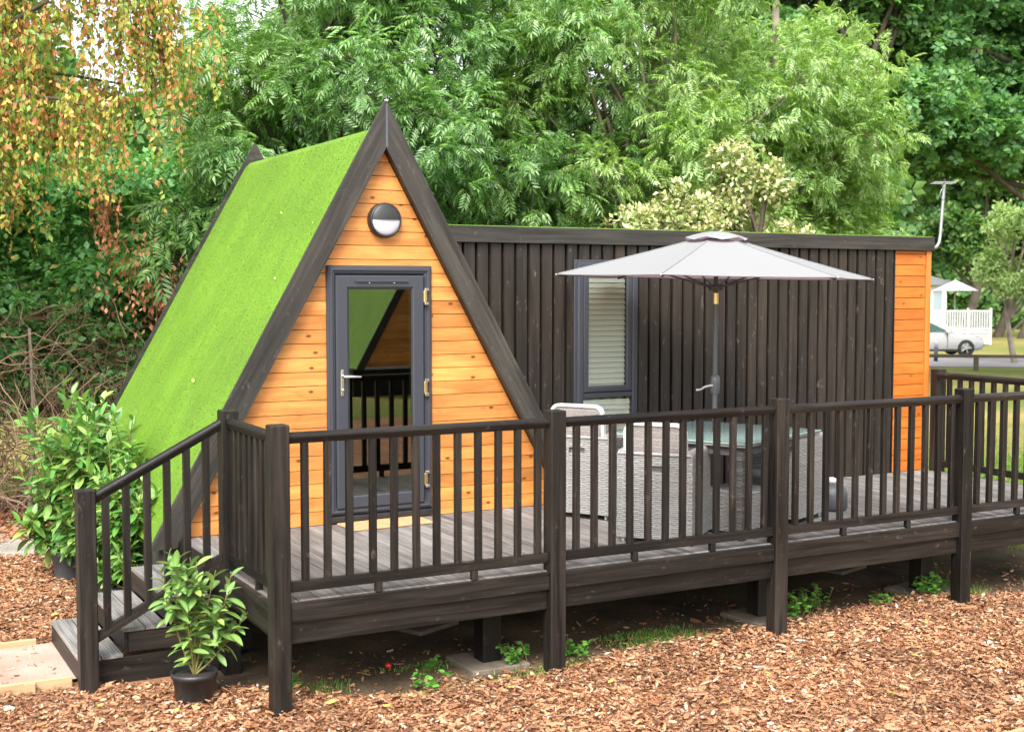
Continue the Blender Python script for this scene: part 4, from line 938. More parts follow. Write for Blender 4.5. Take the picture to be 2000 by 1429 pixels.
def bushy(n, h, spread, seed):
    r_ = random.Random(seed); o = []
    for i in range(n): a = i * 2.4 + r_.uniform(0, .6); q = spread * r_.uniform(.15, 1); o.append((q * math.cos(a), q * math.sin(a), h * r_.uniform(.62, 1.05), r_.uniform(-.03, .03)))
    for i in range(max(4, n // 2)): a = i * 2.1 + r_.uniform(0, .9); q = spread * r_.uniform(.55, .95); o.append((q * math.cos(a), q * math.sin(a), h * r_.uniform(.22, .5), r_.uniform(-.03, .03)))
    return o
laurel((-.48, 4.66, GZ), 'tall bushy laurel in a dark pot, farthest left of the group behind the step railing', .17, .28, bushy(14, 1.78, .50, 5), 300, 'grey_plastic', 5, 1.3, 1100)
laurel((-.40, 3.86, GZ), 'bushy laurel in a grey pot, middle of the group behind the step railing', .145, .30, bushy(14, 1.66, .52, 6), 300, 'grey_plastic', 6, 1.25, 1000)
laurel((-.30, 3.05, GZ), 'bushy laurel in a black pot right beside the top of the steps', .16, .24, bushy(10, 1.42, .40, 8), 300, 'black_plastic', 8, 1.15, 550)
laurel((-.14, 4.15, GZ), 'laurel in a grey pot against the foot of the turf roof', .13, .25, bushy(9, 1.45, .5, 9), 300, 'grey_plastic', 9, 1.25, 450)

# weeds and grass round the posts
def weed(loc, label, r_, h_, n, seed):
    g = np.random.default_rng(seed); t = thing('weed', loc, label, 'weed', 0, 'weeds along the edge of the deck'); L = np.array(loc)
    k = max(6, n // 7); bx = L[:2] + g.normal(0, r_ * .45, (k, 2)); paths = []
    P, X = [], []
    for b in bx:
        d = g.normal(0, .35, 2); hh = h_ * g.uniform(.5, 1.1); f = np.linspace(0, 1, 4)
        pth = np.stack([b[0] + d[0] * f * hh, b[1] + d[1] * f * hh, L[2] + f * hh], 1); paths.append(pth)
        for j in range(max(2, n // k)):
            q = g.uniform(.25, 1); i = min(int(q * 3), 2); p = pth[i] + (pth[i + 1] - pth[i]) * (q * 3 - i); a = g.uniform(0, 6.28); P.append(p); X.append((math.cos(a), math.sin(a), g.uniform(-.2, .5)))
    if L[0] > 8: t['group'] = 'tall weeds beyond the right end railing'
    V, F = tubes_np(np.array(paths), np.full((k, 4), .0025)); obj('stems', npmesh('stems', V, F, 'stem'), None, t)['kind'] = 'stuff'
    lv5 = np.array([(0, 0, 0), (.35, .34, .06), (.75, .24, .02), (1, 0, -.12), (.75, -.24, .02), (.35, -.34, .06)]); lf5 = np.array([(0, 3, 2, 1), (0, 5, 4, 3)])
    P, X = np.array(P), np.array(X); V, F = scatter(lv5, lf5, P, X, np.array([0, 0, 1.]) + g.normal(0, .3, (len(P), 3)), g.uniform(.03, .06, len(P)))
    obj('foliage', npmesh('foliage', V, F, 'weed_leaf'), None, t)['kind'] = 'stuff'; return t
for i, (x, y, r_, h_, n, lb) in enumerate(((1.82, .24, .09, .15, 90, 'small bright green weed just left of the second front post'), (2.3, .22, .14, .13, 80, 'low green weed right behind the second front post'), (4.42, .34, .10, .2, 110, 'bright green weed just right of the third front post'), (4.72, .42, .12, .24, 130, 'taller bright green weed clump between the third and fourth front posts'), (5.95, .30, .10, .2, 110, 'green weed in front of the concrete pad near the fourth post'), (6.15, .34, .05, .26, 50, 'upright weed stem left of the fourth front post'), (.22, .52, .08, .1, 50, 'small weed behind the corner post of the deck'), (1.05, .06, .12, .12, 50, 'thin grassy weed at the mulch edge under the first bay'), (5.35, .26, .08, .09, 40, 'tiny weed on bare soil under the third bay'), (1.25, .45, .05, .07, 30, 'tiny weed deep in the shade of the first bay'))):
    weed((x, y, GZ), lb, r_, h_, n, 100 + i)
def grass(name, label, poly, n, h0, h1, mat='grass_blade', wdt=.006, dens=None):
    a = np.array(poly); x = rng.uniform(a[:, 0].min(), a[:, 0].max(), n); y = rng.uniform(a[:, 1].min(), a[:, 1].max(), n); k = inpoly(x, y, poly)
    if dens is not None: k &= dens(x, y) > rng.uniform(0, 1, n)
    x, y = x[k], y[k]; m = len(x); P = np.stack([x, y, np.full(m, GZ - .015)], 1); X = unit(np.array([0, 0, 1.]) + rng.normal(0, .35, (m, 3))); t = np.array([(0, -.5, 0), (0, .5, 0), (.6, .3, .12), (.6, -.3, .12), (1, 0, .3)])
    V, F = scatter(t, np.array([(0, 1, 2), (0, 2, 3), (3, 2, 4)]), P, X, rsphere(m), np.stack([rng.uniform(h0, h1, m), np.full(m, wdt), np.full(m, .05)], 1))
    o = obj(name, npmesh(name, V, F, mat), None, center=False); return tag(o, label, 'grass', kind='stuff')
def clumpy(x, y): return np.clip(1.3 * (np.sin(3.1 * x + 1.2) * np.sin(4.3 * y + x) + .25 * np.sin(9 * x) * np.sin(11 * y)), 0, 1)
grass('grass', 'thin grass on the bare soil under the front edge of the deck', [(.1, .5), (.9, -.05), (2.2, 0), (4.5, .2), (7, .2), (7, .6), (.2, .62)], 24000, .015, .05, dens=clumpy)
grass('grass', 'bright green grass growing beyond the right end of the deck', [(6.9, .1), (7.6, -.3), (12, -1.5), (17, 5), (13, 7), (8.4, 4.5), (8.3, .9)], 40000, .05, .16, wdt=.010)
for i, (x, y) in enumerate(((9.3, 2.0), (9.0, 1.3), (9.8, 1.7), (10.4, 2.4), (8.9, 2.7), (9.9, 3.2), (10.9, 1.6))):
    weed((x, y, GZ), 'tall leafy green weed in the clump beyond the right end railing', .25, .85, 240, 300 + i)
rb_ = tag(MB().lathe([(0, 0), (.016, .005), (.024, .02), (.02, .037), (0, .042)], (1.0, .62, GZ - .005), 14).build('fallen_fruit', 'red_skin'), 'small red fruit lying in the shade under the deck', 'fruit')

# ------------------------------------------------------------------ trees
def frond(n=5, lw=.108, droop=.28):
    vs, fs = [], []
    def leaf(b, dirv, L, w_):
        d = np.array(dirv) / np.linalg.norm(dirv); s = np.cross([0, 0, 1.], d); s /= np.linalg.norm(s); k = len(vs); b = np.array(b)
        vs.extend([b, b + d * L * .45 + s * w_ + np.array([0, 0, .02]), b + d * L + np.array([0, 0, -.22 * L]), b + d * L * .45 - s * w_ + np.array([0, 0, .02])]); fs.extend([(k, k + 3, k + 2), (k, k + 2, k + 1)])
    for i in range(n):
        x = .25 + .58 * i / (n - 1); z = -droop * x * x; L = .36 * (1 - .25 * abs(i - 1.5) / n)
        for s in (-1, 1): leaf((x, 0, z), (.62, s * .85, -.25), L, lw * .5)
    leaf((.86, 0, -droop * .74), (1, 0, -.5), .34, lw * .5)
    return np.array(vs), np.array(fs)
FROND = frond()
def rosette(n, wd, seed):
    g = np.random.default_rng(seed); vs, fs = [], []
    for i in range(n):
        a = i * 2 * math.pi / n + g.uniform(-.3, .3); e = g.uniform(-.35, .35); d = np.array([math.cos(a) * math.cos(e), math.sin(a) * math.cos(e), math.sin(e)]); s = np.cross([0, 0, 1.], d); s /= np.linalg.norm(s); k = len(vs); b = d * .12; q = g.uniform(.75, 1.1)
        vs.extend([b, b + d * .5 * q + s * wd + np.array([0, 0, .05]), b + d * q + np.array([0, 0, -.18]), b + d * .5 * q - s * wd + np.array([0, 0, .05])]); fs.extend([(k, k + 3, k + 2), (k, k + 2, k + 1)])
    return np.array(vs), np.array(fs)
ROS = rosette(5, .30, 1)
TRI = rosette(3, .34, 2)
SIM = (np.array([(0, 0, 0), (.45, .30, .06), (1, 0, -.12), (.45, -.30, .06)]), np.array([(0, 3, 2), (0, 2, 1)]))
def crown_mesh(centers, radii, nodes, leaves, tmpl, size, mat, droop=.4, shell=.6, upbias=.25, twig_frac=.25, squash=.8, name='crown'):
    """leaves at twig ends spread through clumps: returns crown mesh and twig paths"""
    centers = np.asarray(centers, float); K = len(centers); cid = rng.integers(0, K, nodes) if np.ndim(radii) == 0 else rng.choice(K, nodes, p=np.asarray(radii) ** 2 / np.sum(np.asarray(radii) ** 2))
    rad = np.broadcast_to(radii, (K,))[cid]
    d = rsphere(nodes); d[:, 2] += upbias; d = unit(d); r_ = rad * (shell + (1 - shell) * rng.uniform(0, 1, nodes) ** .6) * rng.uniform(.75, 1.1, nodes); r_ = np.where(rng.uniform(0, 1, nodes) < .25, r_ * .5, r_)
    P = centers[cid] + d * r_[:, None] * np.array([1, 1, squash])
    PP = np.repeat(P, leaves, 0); DD = np.repeat(d, leaves, 0); n = len(PP)
    X = unit(DD * .7 + rng.normal(0, .75, (n, 3)) + np.array([0, 0, -droop])); Z = np.array([0, 0, 1.]) + rng.normal(0, .45, (n, 3)) + DD * .3
    PP = PP + rng.normal(0, .035, (n, 3))
    V, F = scatter(*tmpl, PP, X, Z, size * rng.uniform(.7, 1.2, n))
    tw = rng.uniform(0, 1, nodes) < twig_frac; a, b = centers[cid][tw], P[tw]; f = np.linspace(.15, 1, 4)
    path = a[:, None] + (b - a)[:, None] * f[None, :, None] + (np.sin(f * 3) * .08)[None, :, None] * rng.normal(0, 1, (len(a), 1, 3))
    return npmesh(name, V, F, mat), path
def limb(a, b, r0, r1, sag=.12, n=7, k=0):
    a, b = np.array(a, float), np.array(b, float); f = np.linspace(0, 1, n)[:, None]; L = np.linalg.norm(b - a); w_ = rng.normal(0, .05 * L, 3)
    p = a + (b - a) * f + np.sin(f * math.pi) * (np.array([0, 0, sag * L]) + w_); rr = r0 + (r1 - r0) * f[:, 0] ** .8
    return [tuple(q) for q in p], list(rr)
def tree(name, label, base, trunk_top, r0, centers, radii, nodes, leaves, tmpl, size, mat, bark='bark', droop=.4, cat='tree', group=None, twig_frac=.1, shell=.6, squash=.8, limb_r=.05, upbias=.25, nlimb=None):
    t = thing(name, base, label, cat, 0, group); b, tp = np.array(base, float), np.array(trunk_top, float)
    m = MB(); pts, rr = limb(b - np.array([0, 0, .08]), tp, r0, r0 * .35, 0, 9); m.tube(pts, rr, 10)
    tr = np.array(pts)
    for c in list(centers)[:nlimb]:
        zt = max(.25, .45) * c[2]; i = int(np.argmin(np.abs(tr[:, 2] - (tr[0, 2] + (c[2] - tr[0, 2]) * rng.uniform(.35, .75))))); i = min(i, len(tr) - 2)
        p, q = limb(tr[i], c, max(rr[i] * .5, .03), limb_r * .35, .05); m.tube(p, q, 6)
    me, path = crown_mesh(centers, radii, nodes, leaves, tmpl, size, mat, droop, shell, upbias, twig_frac, squash)
    if len(path):
        V, F = tubes_np(path, np.broadcast_to(np.array([.012, .009, .006, .003]), path.shape[:2]) * (size / .28) ** .5); m.add(V.tolist(), F.tolist(), True)
    m.build('trunk', bark, t)
    obj('crown', me, None, t); return t
def blob(c, r, n, rmin=.5, zmin=None, seed=0, flat=1.0):
    g = np.random.default_rng(seed); out = []
    while len(out) < n:
        p = g.uniform(-1, 1, 3)
        if np.linalg.norm(p) > 1 or np.linalg.norm(p) < rmin: continue
        q = np.array(c) + p * np.array(r)
        if zmin is not None and q[2] < zmin: continue
        out.append(q)
    return out
# ash trees behind the cabin
ash_grp = 'ash trees behind the cabin'
tree('ash_tree', 'feathery green ash tree right behind the turf gable roof', (3.3, 9.3, GZ), (3.4, 9.0, 7.5), .17, blob((3.9, 8.5, 4.0), (2.1, 1.9, 3.6), 44, .35, .9, 11), .85, 1850, 5, FROND, .29, 'ash_leaf', group=ash_grp, droop=.5)
tree('ash_tree', 'feathery ash tree behind the peak of the gable', (6.2, 10.0, GZ), (6.0, 9.6, 7.8), .16, blob((5.9, 8.9, 4.2), (2.5, 1.9, 3.6), 46, .35, .9, 12), .85, 1850, 5, FROND, .29, 'ash_leaf', group=ash_grp, droop=.5)
tree('ash_tree', 'light green ash with a pale trunk above the middle of the flat roof', (8.3, 8.9, GZ), (8.9, 8.7, 7.6), .13, blob((8.6, 8.4, 4.3), (2.5, 1.8, 3.4), 46, .35, 1.0, 13), .82, 2000, 5, FROND, .28, 'ash_leaf_light', 'bark_pale', group=ash_grp, droop=.5)
tree('ash_tree', 'light green ash over the right half of the flat roof, against dark oaks', (12.0, 9.6, GZ), (11.6, 9.2, 7.0), .15, blob((11.3, 8.9, 4.2), (2.3, 1.7, 3.0), 44, .35, 1.2, 14), .8, 1950, 5, FROND, .27, 'ash_leaf_light', 'bark_pale', group=ash_grp, droop=.5)
tree('ash_sapling', 'young ash with fronds drooping over the rear edge of the turf roof', (1.4, 8.2, GZ), (1.6, 7.6, 3.6), .06, blob((1.55, 7.3, 2.9), (.75, .8, .9), 9, .2, 1.9, 15), .42, 260, 5, FROND, .34, 'ash_leaf', group=ash_grp, droop=.6)
# variegated shrubs just behind the flat roof
sg = 'cream variegated shrubs behind the flat roof'
tree('variegated_shrub', 'cream and green variegated shrub behind the flat roof, left and lower of two', (7.45, 6.5, GZ), (7.5, 6.45, 2.6), .05, blob((7.4, 6.4, 2.25), (.95, .5, 1.0), 26, .2, .6, 21), .36, 1500, 6, SIM, .085, 'cream_leaf', cat='shrub', group=sg, droop=-.2, twig_frac=.3)
tree('variegated_shrub', 'taller cream variegated shrub behind the flat roof right of the parasol top', (8.85, 6.3, GZ), (8.8, 6.25, 3.0), .05, blob((8.75, 6.2, 2.6), (.78, .5, 1.05), 28, .2, .6, 22) + [(8.45, 6.25, 3.45), (8.4, 6.25, 3.7), (9.0, 6.2, 3.3)], .34, 1600, 6, SIM, .085, 'cream_leaf', cat='shrub', group=sg, droop=-.2, twig_frac=.3)
# dark oaks at the right
og = 'dark oaks at the right'
tree('oak_tree', 'dark green oak with a leaning trunk rising behind the right part of the flat roof', (18.4, 15.8, GZ), (19.9, 16.6, 11), .32, blob((20.0, 17.6, 7.2), (3.6, 3.2, 5.4), 48, .4, 2.6, 31), 1.15, 8000, 2, ROS, .21, 'oak_leaf', group=og, droop=.1, shell=.7, limb_r=.14)
tree('oak_tree', 'large dark oak filling the upper right corner', (30.5, 14.2, GZ), (28.5, 15.8, 11), .36, blob((26.6, 16.8, 8.6), (4.8, 3.4, 4.4), 62, .05, 4.9, 32), 1.15, 11000, 2, ROS, .22, 'oak_leaf', group=og, droop=.1, shell=.7, limb_r=.14)
tree('oak_tree', 'dark oak standing between the leaning oak and the corner oak, behind the aerial', (24.0, 20.2, GZ), (24.0, 20.0, 9), .3, blob((23.6, 20.8, 6.2), (4.0, 3.0, 3.0), 36, .4, 4.2, 33), 1.1, 6200, 2, ROS, .23, 'oak_leaf', group=og, droop=.1, shell=.7, limb_r=.12)
# birch with autumn leaves hanging at the left
bt_ = thing('birch_tree', (-2.6, 7.4, GZ), 'weeping birch with orange and yellow autumn leaves hanging at the left', 'tree')
m = MB(); pts, rr = limb((-2.6, 7.4, GZ - .08), (-1.9, 7.2, 6.2), .16, .07, 0, 9); m.tube(pts, rr, 10); br_ends = []
for s_, e_, r_ in (((-2.4, 7.35, 3.2), (-.3, 6.3, 4.9), .06), ((-2.1, 7.25, 4.6), (.55, 6.35, 5.4), .07), ((.55, 6.35, 5.4), (.85, 6.2, 4.3), .05), ((-2.3, 7.3, 4.0), (-.4, 6.6, 5.3), .05), ((-2.0, 7.25, 5.2), (.1, 5.9, 5.5), .045), ((-2.3, 7.3, 3.4), (-.9, 5.9, 4.4), .04), ((-2.2, 7.3, 4.2), (.55, 6.9, 4.2), .04), ((-2.4, 7.3, 2.8), (-.7, 6.6, 3.6), .035), ((-2.3, 7.3, 3.3), (.25, 6.0, 3.75), .035)):
    p, q = limb(s_, e_, r_, r_ * .3, .1, 9); m.tube(p, q, 7); br_ends.append(np.array(p))
strP, strX, rP, rX, paths = [], [], [], [], []
for i in range(740):
    bb = br_ends[rng.integers(0, len(br_ends))]; f = rng.uniform(2.2, 8); k = min(int(f), 7); a = bb[k] + (bb[k + 1] - bb[k]) * (f - k) + rng.normal(0, .22, 3) * np.array([1, 1, .4])
    ln = rng.uniform(.35, 1.25); d = rng.normal(0, .22, 2); g = np.linspace(0, 1, 6)
    p = np.stack([a[0] + d[0] * g ** .6 * ln, a[1] + d[1] * g ** .6 * ln, a[2] + .12 * np.sin(g * 2.2) - ln * g ** 1.5], 1); paths.append(p)
    for j in range(int(ln * 40)):
        q = rng.uniform(.1, 1); k = min(int(q * 5), 4); P = p[k] + (p[k + 1] - p[k]) * (q * 5 - k) + rng.normal(0, .025, 3); strP.append(P); strX.append((rng.normal(0, .6), rng.normal(0, .6), -.9))
V, F = tubes_np(np.array(paths), np.broadcast_to(np.array([.005, .004, .0035, .003, .0025, .002]), (len(paths), 6))); m.add(V.tolist(), F.tolist(), True)
m.build('trunk', 'bark', bt_)
strP, strX = np.array(strP), np.array(strX); V, F = scatter(*SIM, strP, strX, rsphere(len(strP)), rng.uniform(.052, .088, len(strP))); obj('crown', npmesh('crown', V, F, 'birch_leaf'), None, bt_)
# rust coloured dead spray
P = []; X = []
for (c, r_) in (((.75, 6.9, 2.15), (.42, .3, .55)), ((.35, 7.0, 2.75), (.15, .2, .5)), ((1.0, 6.9, 1.75), (.2, .2, .35))):
    n = 230; q = np.array(c) + rng.normal(0, .5, (n, 3)) * np.array(r_); P.append(q); X.append(np.stack([rng.normal(0, .5, n), rng.normal(0, .5, n), -np.ones(n)], 1))
V, F = scatter(*SIM, np.concatenate(P), np.concatenate(X), rsphere(690), rng.uniform(.05, .085, 690)); obj('dead_leaves', npmesh('dead_leaves', V, F, 'rust_leaf'), None, bt_)
# bramble thicket and the tangle of dead canes below it
me, path = crown_mesh([(x, 8.7 + rng.uniform(-.3, .9), z) for x in np.linspace(-2.6, 2.3, 12) for z in (1.0, 1.6, 2.1, 2.7, 3.2)], .55, 5200, 3, TRI, .115, 'bramble_leaf', .1, .6, .1, 0)
tag(obj('bramble_leaves', me, None), 'dark green bramble leaves massed left of the turf roof', 'bramble', kind='stuff')
K = 2300; a = np.stack([rng.uniform(-3.0, 2.2, K), rng.uniform(7.7, 9.3, K), rng.uniform(GZ, 1.7, K)], 1); dr = unit(rng.normal(0, 1, (K, 3)) * np.array([1, .5, 1.15])); ln = rng.uniform(.3, 1.3, K); f = np.linspace(0, 1, 6)
path = a[:, None] + dr[:, None] * (ln[:, None, None] * f[None, :, None]) + np.array([0, 0, -.28]) * (f ** 2)[None, :, None] * ln[:, None, None] + rng.normal(0, .02, (K, 6, 3)); path[..., 2] = np.maximum(path[..., 2], GZ)
V, F = tubes_np(path, np.broadcast_to(np.linspace(.0085, .0025, 6), (K, 6)) * rng.uniform(.5, 1.2, (K, 1)), 4)
tag(obj('dead_canes', npmesh('dead_canes', V, F, 'twig'), None, center=False), 'tangle of brown dead bramble canes behind the laurels at the left', 'canes', kind='stuff')
for i, (x, y, hh, lb) in enumerate(((-.35, 8.2, 1.5, 'slim bare upright stem rising from the dead canes'), (-1.1, 8.4, 1.3, 'bare upright stem at the far left of the dead canes'))):
    t = thing('bare_stem', (x, y, GZ), lb, 'stem'); p, q = limb((x, y, GZ - .05), (x + .05, y, hh), .035, .02, 0, 6); MB().tube(p, q, 7).build('stem', 'bark_pale', t)
dl = rng.uniform(0, 1, 5200); P = np.stack([rng.uniform(-3.4, 2.2, 5200), rng.uniform(6.7, 9.2, 5200), np.full(5200, GZ) + rng.uniform(0, .05, 5200)], 1)
V, F = scatter(*SIM, P, np.stack([rng.normal(0, 1, 5200), rng.normal(0, 1, 5200), rng.normal(0, .15, 5200)], 1), np.array([0, 0, 1.]) + rng.normal(0, .4, (5200, 3)), rng.uniform(.05, .09, 5200))
tag(obj('leaf_litter', npmesh('leaf_litter', V, F, 'rust_leaf'), None, center=False), 'brown leaf litter on the ground under the brambles', 'leaves', kind='stuff')
# the wood behind everything
def mass(name, label, boxes_, n, size, mat, cat='trees'):
    P = []
    tot = sum((b[1] - b[0]) * (b[3] - b[2]) * 1.0 for b in boxes_)
    for (l0, l1, z0, z1, d0, d1) in boxes_:
        k = int(n * (l1 - l0) * (z1 - z0) / tot); la, dd, zz = rng.uniform(l0, l1, k), rng.uniform(d0, d1, k), rng.uniform(z0, z1, k)
        zz = zz + .5 * np.sin(la * 1.3 + dd) + .3 * np.sin(la * 3.1)
        P.append(np.stack([cx + FW[0] * dd + RT[0] * la, cy + FW[1] * dd + RT[1] * la, np.maximum(zz, GZ)], 1))
    P = np.concatenate(P); k = len(P); V, F = scatter(*ROS, P, rsphere(k), np.array([0, 0, 1.]) + rng.normal(0, .6, (k, 3)), size * rng.uniform(.7, 1.2, k))
    return tag(obj(name, npmesh(name, V, F, mat), None, center=False), label, cat, kind='stuff')
mass('woodland', 'dark wood closing the view behind the ash trees', [(-18, -10, GZ, 8.0, 26, 31), (-10, -7.3, GZ, 6.0, 26, 31), (-7.3, -6.6, GZ, 7, 26, 31), (-6.6, 2, GZ, 5.2, 24, 29), (2, 8, GZ, 5.0, 26, 31), (8, 9.3, GZ, 3.0, 31, 36)], 24000, .32, 'dark_leaf')
mass('far_woodland', 'wood in the distance behind the holiday home', [(14, 70, GZ, 9.5, 82, 96)], 14000, .62, 'far_leaf')
# bird box on the ash trunk
nb_ = thing('nest_box', (3.28, 8.78, 4.5), 'brown wooden nest box on the ash trunk behind the turf roof', 'nest box')
MB().box((3.17, 8.66, 4.40), (3.39, 8.80, 4.68), .006).build('box', 'nest_wood', nb_); MB().box((3.14, 8.62, 4.685), (3.42, 8.83, 4.71), .004).build('lid', 'nest_wood', nb_)
MB().lathe([(0, -.002), (.025, -.002), (.025, .004)], (3.28, 8.658, 4.58), 12, axis='y').build('entrance_hole', 'black_void', nb_)
# ------------------------------------------------------------------ across the road
def W2(la, d, z=GZ): return np.array([cx + FW[0] * d + RT[0] * la, cy + FW[1] * d + RT[1] * la, z])
def px_la(px, d): return (px - 1000) / 2522.1 * d
yawr = -YAW
# car: local x forward (to the right of the view), y to the far side
c0 = W2(px_la(1890, 50) - 1.35, 51.0)
car = thing('parked_car', tuple(c0), 'white hatchback parked across the road beside the white veranda', 'car', yawr)
def carbody():
    st_ = [(-2.1, .34, .70, .62), (-2.05, .28, .92, .78), (-1.7, .22, 1.0, .86), (-1.0, .20, .98, .88), (0, .20, .96, .89), (.9, .20, .94, .88), (1.35, .20, .86, .86), (1.8, .22, .77, .82), (2.08, .28, .66, .70), (2.16, .36, .56, .55)]
    vs, fs = [], []
    for x, z0, z1, hw in st_:
        for y, z in ((-hw * .92, z0), (-hw, z0 + .12), (-hw * 1.01, (z0 + z1) / 2), (-hw * .97, z1 - .05), (-hw * .86, z1), (hw * .86, z1), (hw * .97, z1 - .05), (hw * 1.01, (z0 + z1) / 2), (hw, z0 + .12), (hw * .92, z0)): vs.append((x, y, z))
    n = 10
    for i in range(len(st_) - 1):
        for k in range(n): fs.append((i * n + k, i * n + (k + 1) % n, (i + 1) * n + (k + 1) % n, (i + 1) * n + k))
    fs += [tuple(range(n)), tuple(range(len(vs) - 1, len(vs) - n - 1, -1))]
    return MB().add(vs, fs, True)
carbody().build('body', 'car_white', car, True)
cab = [(-1.95, .95, .80), (-1.55, 1.30, .68), (-1.0, 1.43, .64), (-.45, 1.45, .64), (.05, 1.35, .66), (.88, .93, .78)]
vs = []
for x, z, hw in cab: vs += [(x, -hw, z), (x, hw, z)]
for x, z, hw in cab: vs += [(x, -.84, min(z, .94)), (x, .84, min(z, .94))]
fs = []
for i in range(5): a = 2 * i; fs += [(a, a + 1, a + 3, a + 2)]; b = 12 + 2 * i; fs += [(a, a + 2, b + 2, b), (a + 1, b + 1, b + 3, a + 3)]
MB().add(vs, fs, True).build('roof', 'car_white', car, True)
for s in (-1, 1):
    w1 = [(-.55, .97), (-.55, 1.38), (.02, 1.30), (.68, .97)]; w2_ = [(-1.5, 1.0), (-1.3, 1.28), (-.65, 1.38), (-.65, .97)]
    for wv in (w1, w2_):
        MB().add([(x, s * (.862 - (z - .94) * .40), z) for x, z in wv], [(0, 1, 2, 3)]).build('side_window', 'car_glass', car, True)
    for x in (-1.3, 1.35):
        wh = thing('wheel', (0, 0, 0), None, None); wh.parent = car; wh.location = (x, s * .80, .33)
        MB().lathe([(.20, -.09), (.31, -.10), (.33, -.07), (.33, .07), (.31, .10), (.20, .09)], (0, 0, 0), 24, axis='y').build('tyre', 'tyre', wh, True)
        rim = MB().lathe([(.205, s * .085), (.20, s * .06), (.16, s * .03), (.0, s * .03)], (0, 0, 0), 24, axis='y')
        rim.build('rim', 'tyre', wh, True)
        for k in range(5):
            a = k * 2 * math.pi / 5; MB().tube([(.03 * math.cos(a), s * .095, .03 * math.sin(a)), (.205 * math.cos(a), s * .085, .205 * math.sin(a))], .028, 5).build('spoke', 'alloy', wh, True)
        MB().lathe([(0, s * .11), (.05, s * .105), (.05, s * .06)], (0, 0, 0), 12, axis='y').build('hub', 'alloy', wh, True)
    MB().add([(1.82, s * .79, .66), (2.06, s * .66, .62), (2.04, s * .68, .73), (1.78, s * .78, .775)], [(0, 1, 2, 3)]).build('headlight', 'diffuser', car, True)
MB().add([(.12, -.60, 1.325), (.12, .60, 1.325), (.90, .70, .945), (.90, -.70, .945)], [(0, 1, 2, 3)]).build('windscreen', 'car_glass', car, True)
MB().box((-1.0, -.90, .20), (1.0, -.87, .28)).build('sill', 'tyre', car, True)
MB().box((2.08, -.55, .36), (2.175, .55, .46)).build('grille', 'tyre', car, True)
for x_ in (-.42, .62): MB().box((x_ - .006, -.905, .34), (x_ + .006, -.885, .93)).build('door_seam', 'tyre', car, True)
MB().tube([(.60, -.87, .96), (.58, -.99, 1.0)], .07, 8).build('door_mirror', 'car_white', car, True)
# holiday home with white veranda
D0 = 63
hc = W2(px_la(1846, D0) - 2.0, D0 + 3)
home = thing('holiday_home', tuple(hc), 'pale grey holiday home with pitched roof behind the white veranda', 'house', yawr)
hx0, hx1 = -2.4, 3.05
MB().box((hx0, 0, .6), (hx1, 8, 2.9)).build('wall', 'home_wall', home, True)
MB().prism([(hx0 - .25, 2.9), ((hx0 + hx1) / 2 - .6, 4.0), (hx1 + .3, 2.9), (hx1 + .3, 2.8), (hx0 - .25, 2.8)], 1, -.35, 8.2).build('roof', 'home_roof', home, True)
for x0, x1, z0, z1 in ((-.2, .35, .65, 2.5), (.5, 1.15, .75, 2.5), (1.4, 2.1, .9, 2.5), (2.35, 2.8, .9, 2.5)):
    wn_ = MB().box((x0, -.02, z0), (x1, -.005, z1)).build('window', 'home_glass', home, True)
    for a, b in (((x0 - .07, -.05, z0 - .07), (x0, -.004, z1 + .07)), ((x1, -.05, z0 - .07), (x1 + .07, -.004, z1 + .07)), ((x0, -.05, z1), (x1, -.004, z1 + .07))):
        o = MB().box(a, b).build('frame', 'white_paint', home, True)
MB().box((hx0 - .1, .02, 0), (hx1 + .1, 8, .59)).build('skirting', 'white_paint', home, True)
vc = W2(px_la(1878, 60) - 1.8, 60)
ver = thing('veranda', tuple(vc), 'white picket veranda with stairs in front of the holiday home', 'veranda', yawr)
vx0, vx1 = -2.2, 3.15
MB().box((vx0, 0, .55), (vx1, 2.9, .68)).build('deck', 'veranda_paint', ver, True)
for x in np.arange(vx0, vx1 + .01, 1.07): MB().box((x - .05, -.05, 0), (x + .05, .05, 1.72), .01).build('post', 'veranda_paint', ver, True)
MB().box((vx0, -.03, 1.55), (vx1, .03, 1.63)).build('top_rail', 'veranda_paint', ver, True); MB().box((vx0, -.03, .72), (vx1, .03, .80)).build('bottom_rail', 'veranda_paint', ver, True)
for x in np.arange(vx0 + .12, vx1, .115): boxes('picket', (x - .032, -.02, .80), (x + .032, .02, 1.55), 'veranda_paint', ver, 0, True)
for z in np.arange(.03, .5, .13): MB().box((.9, -.015, z), (vx1, .015, z + .10)).build('skirting_board', 'veranda_paint', ver, True)
for k in range(4): MB().box((-.5 + .28 * k, -1.0, .42 - .14 * k), (-.2 + .28 * k, -.07, .47 - .14 * k)).build('step', 'veranda_paint', ver, True)
for y in (-1.02, -.08):
    for dz in (0, .28, .55): MB().add([(-.6, y - .02, 1.5 - dz), (-.6, y + .02, 1.5 - dz), (1.0, y + .02, .75 - dz), (1.0, y - .02, .75 - dz), (-.6, y - .02, 1.58 - dz), (-.6, y + .02, 1.58 - dz), (1.0, y + .02, .83 - dz), (1.0, y - .02, .83 - dz)], [(0, 1, 2, 3), (4, 5, 6, 7), (0, 1, 5, 4), (3, 2, 6, 7), (0, 3, 7, 4), (1, 2, 6, 5)]).build('stair_rail', 'veranda_paint', ver, True)
    MB().box((.98, y - .05, 0), (1.08, y + .05, .95)).build('newel', 'veranda_paint', ver, True)
pc = W2(px_la(1868, 61), 61.3)
wp = thing('parasol', (*pc[:2], GZ + .68), 'small white parasol open on the distant veranda', 'parasol', yawr)
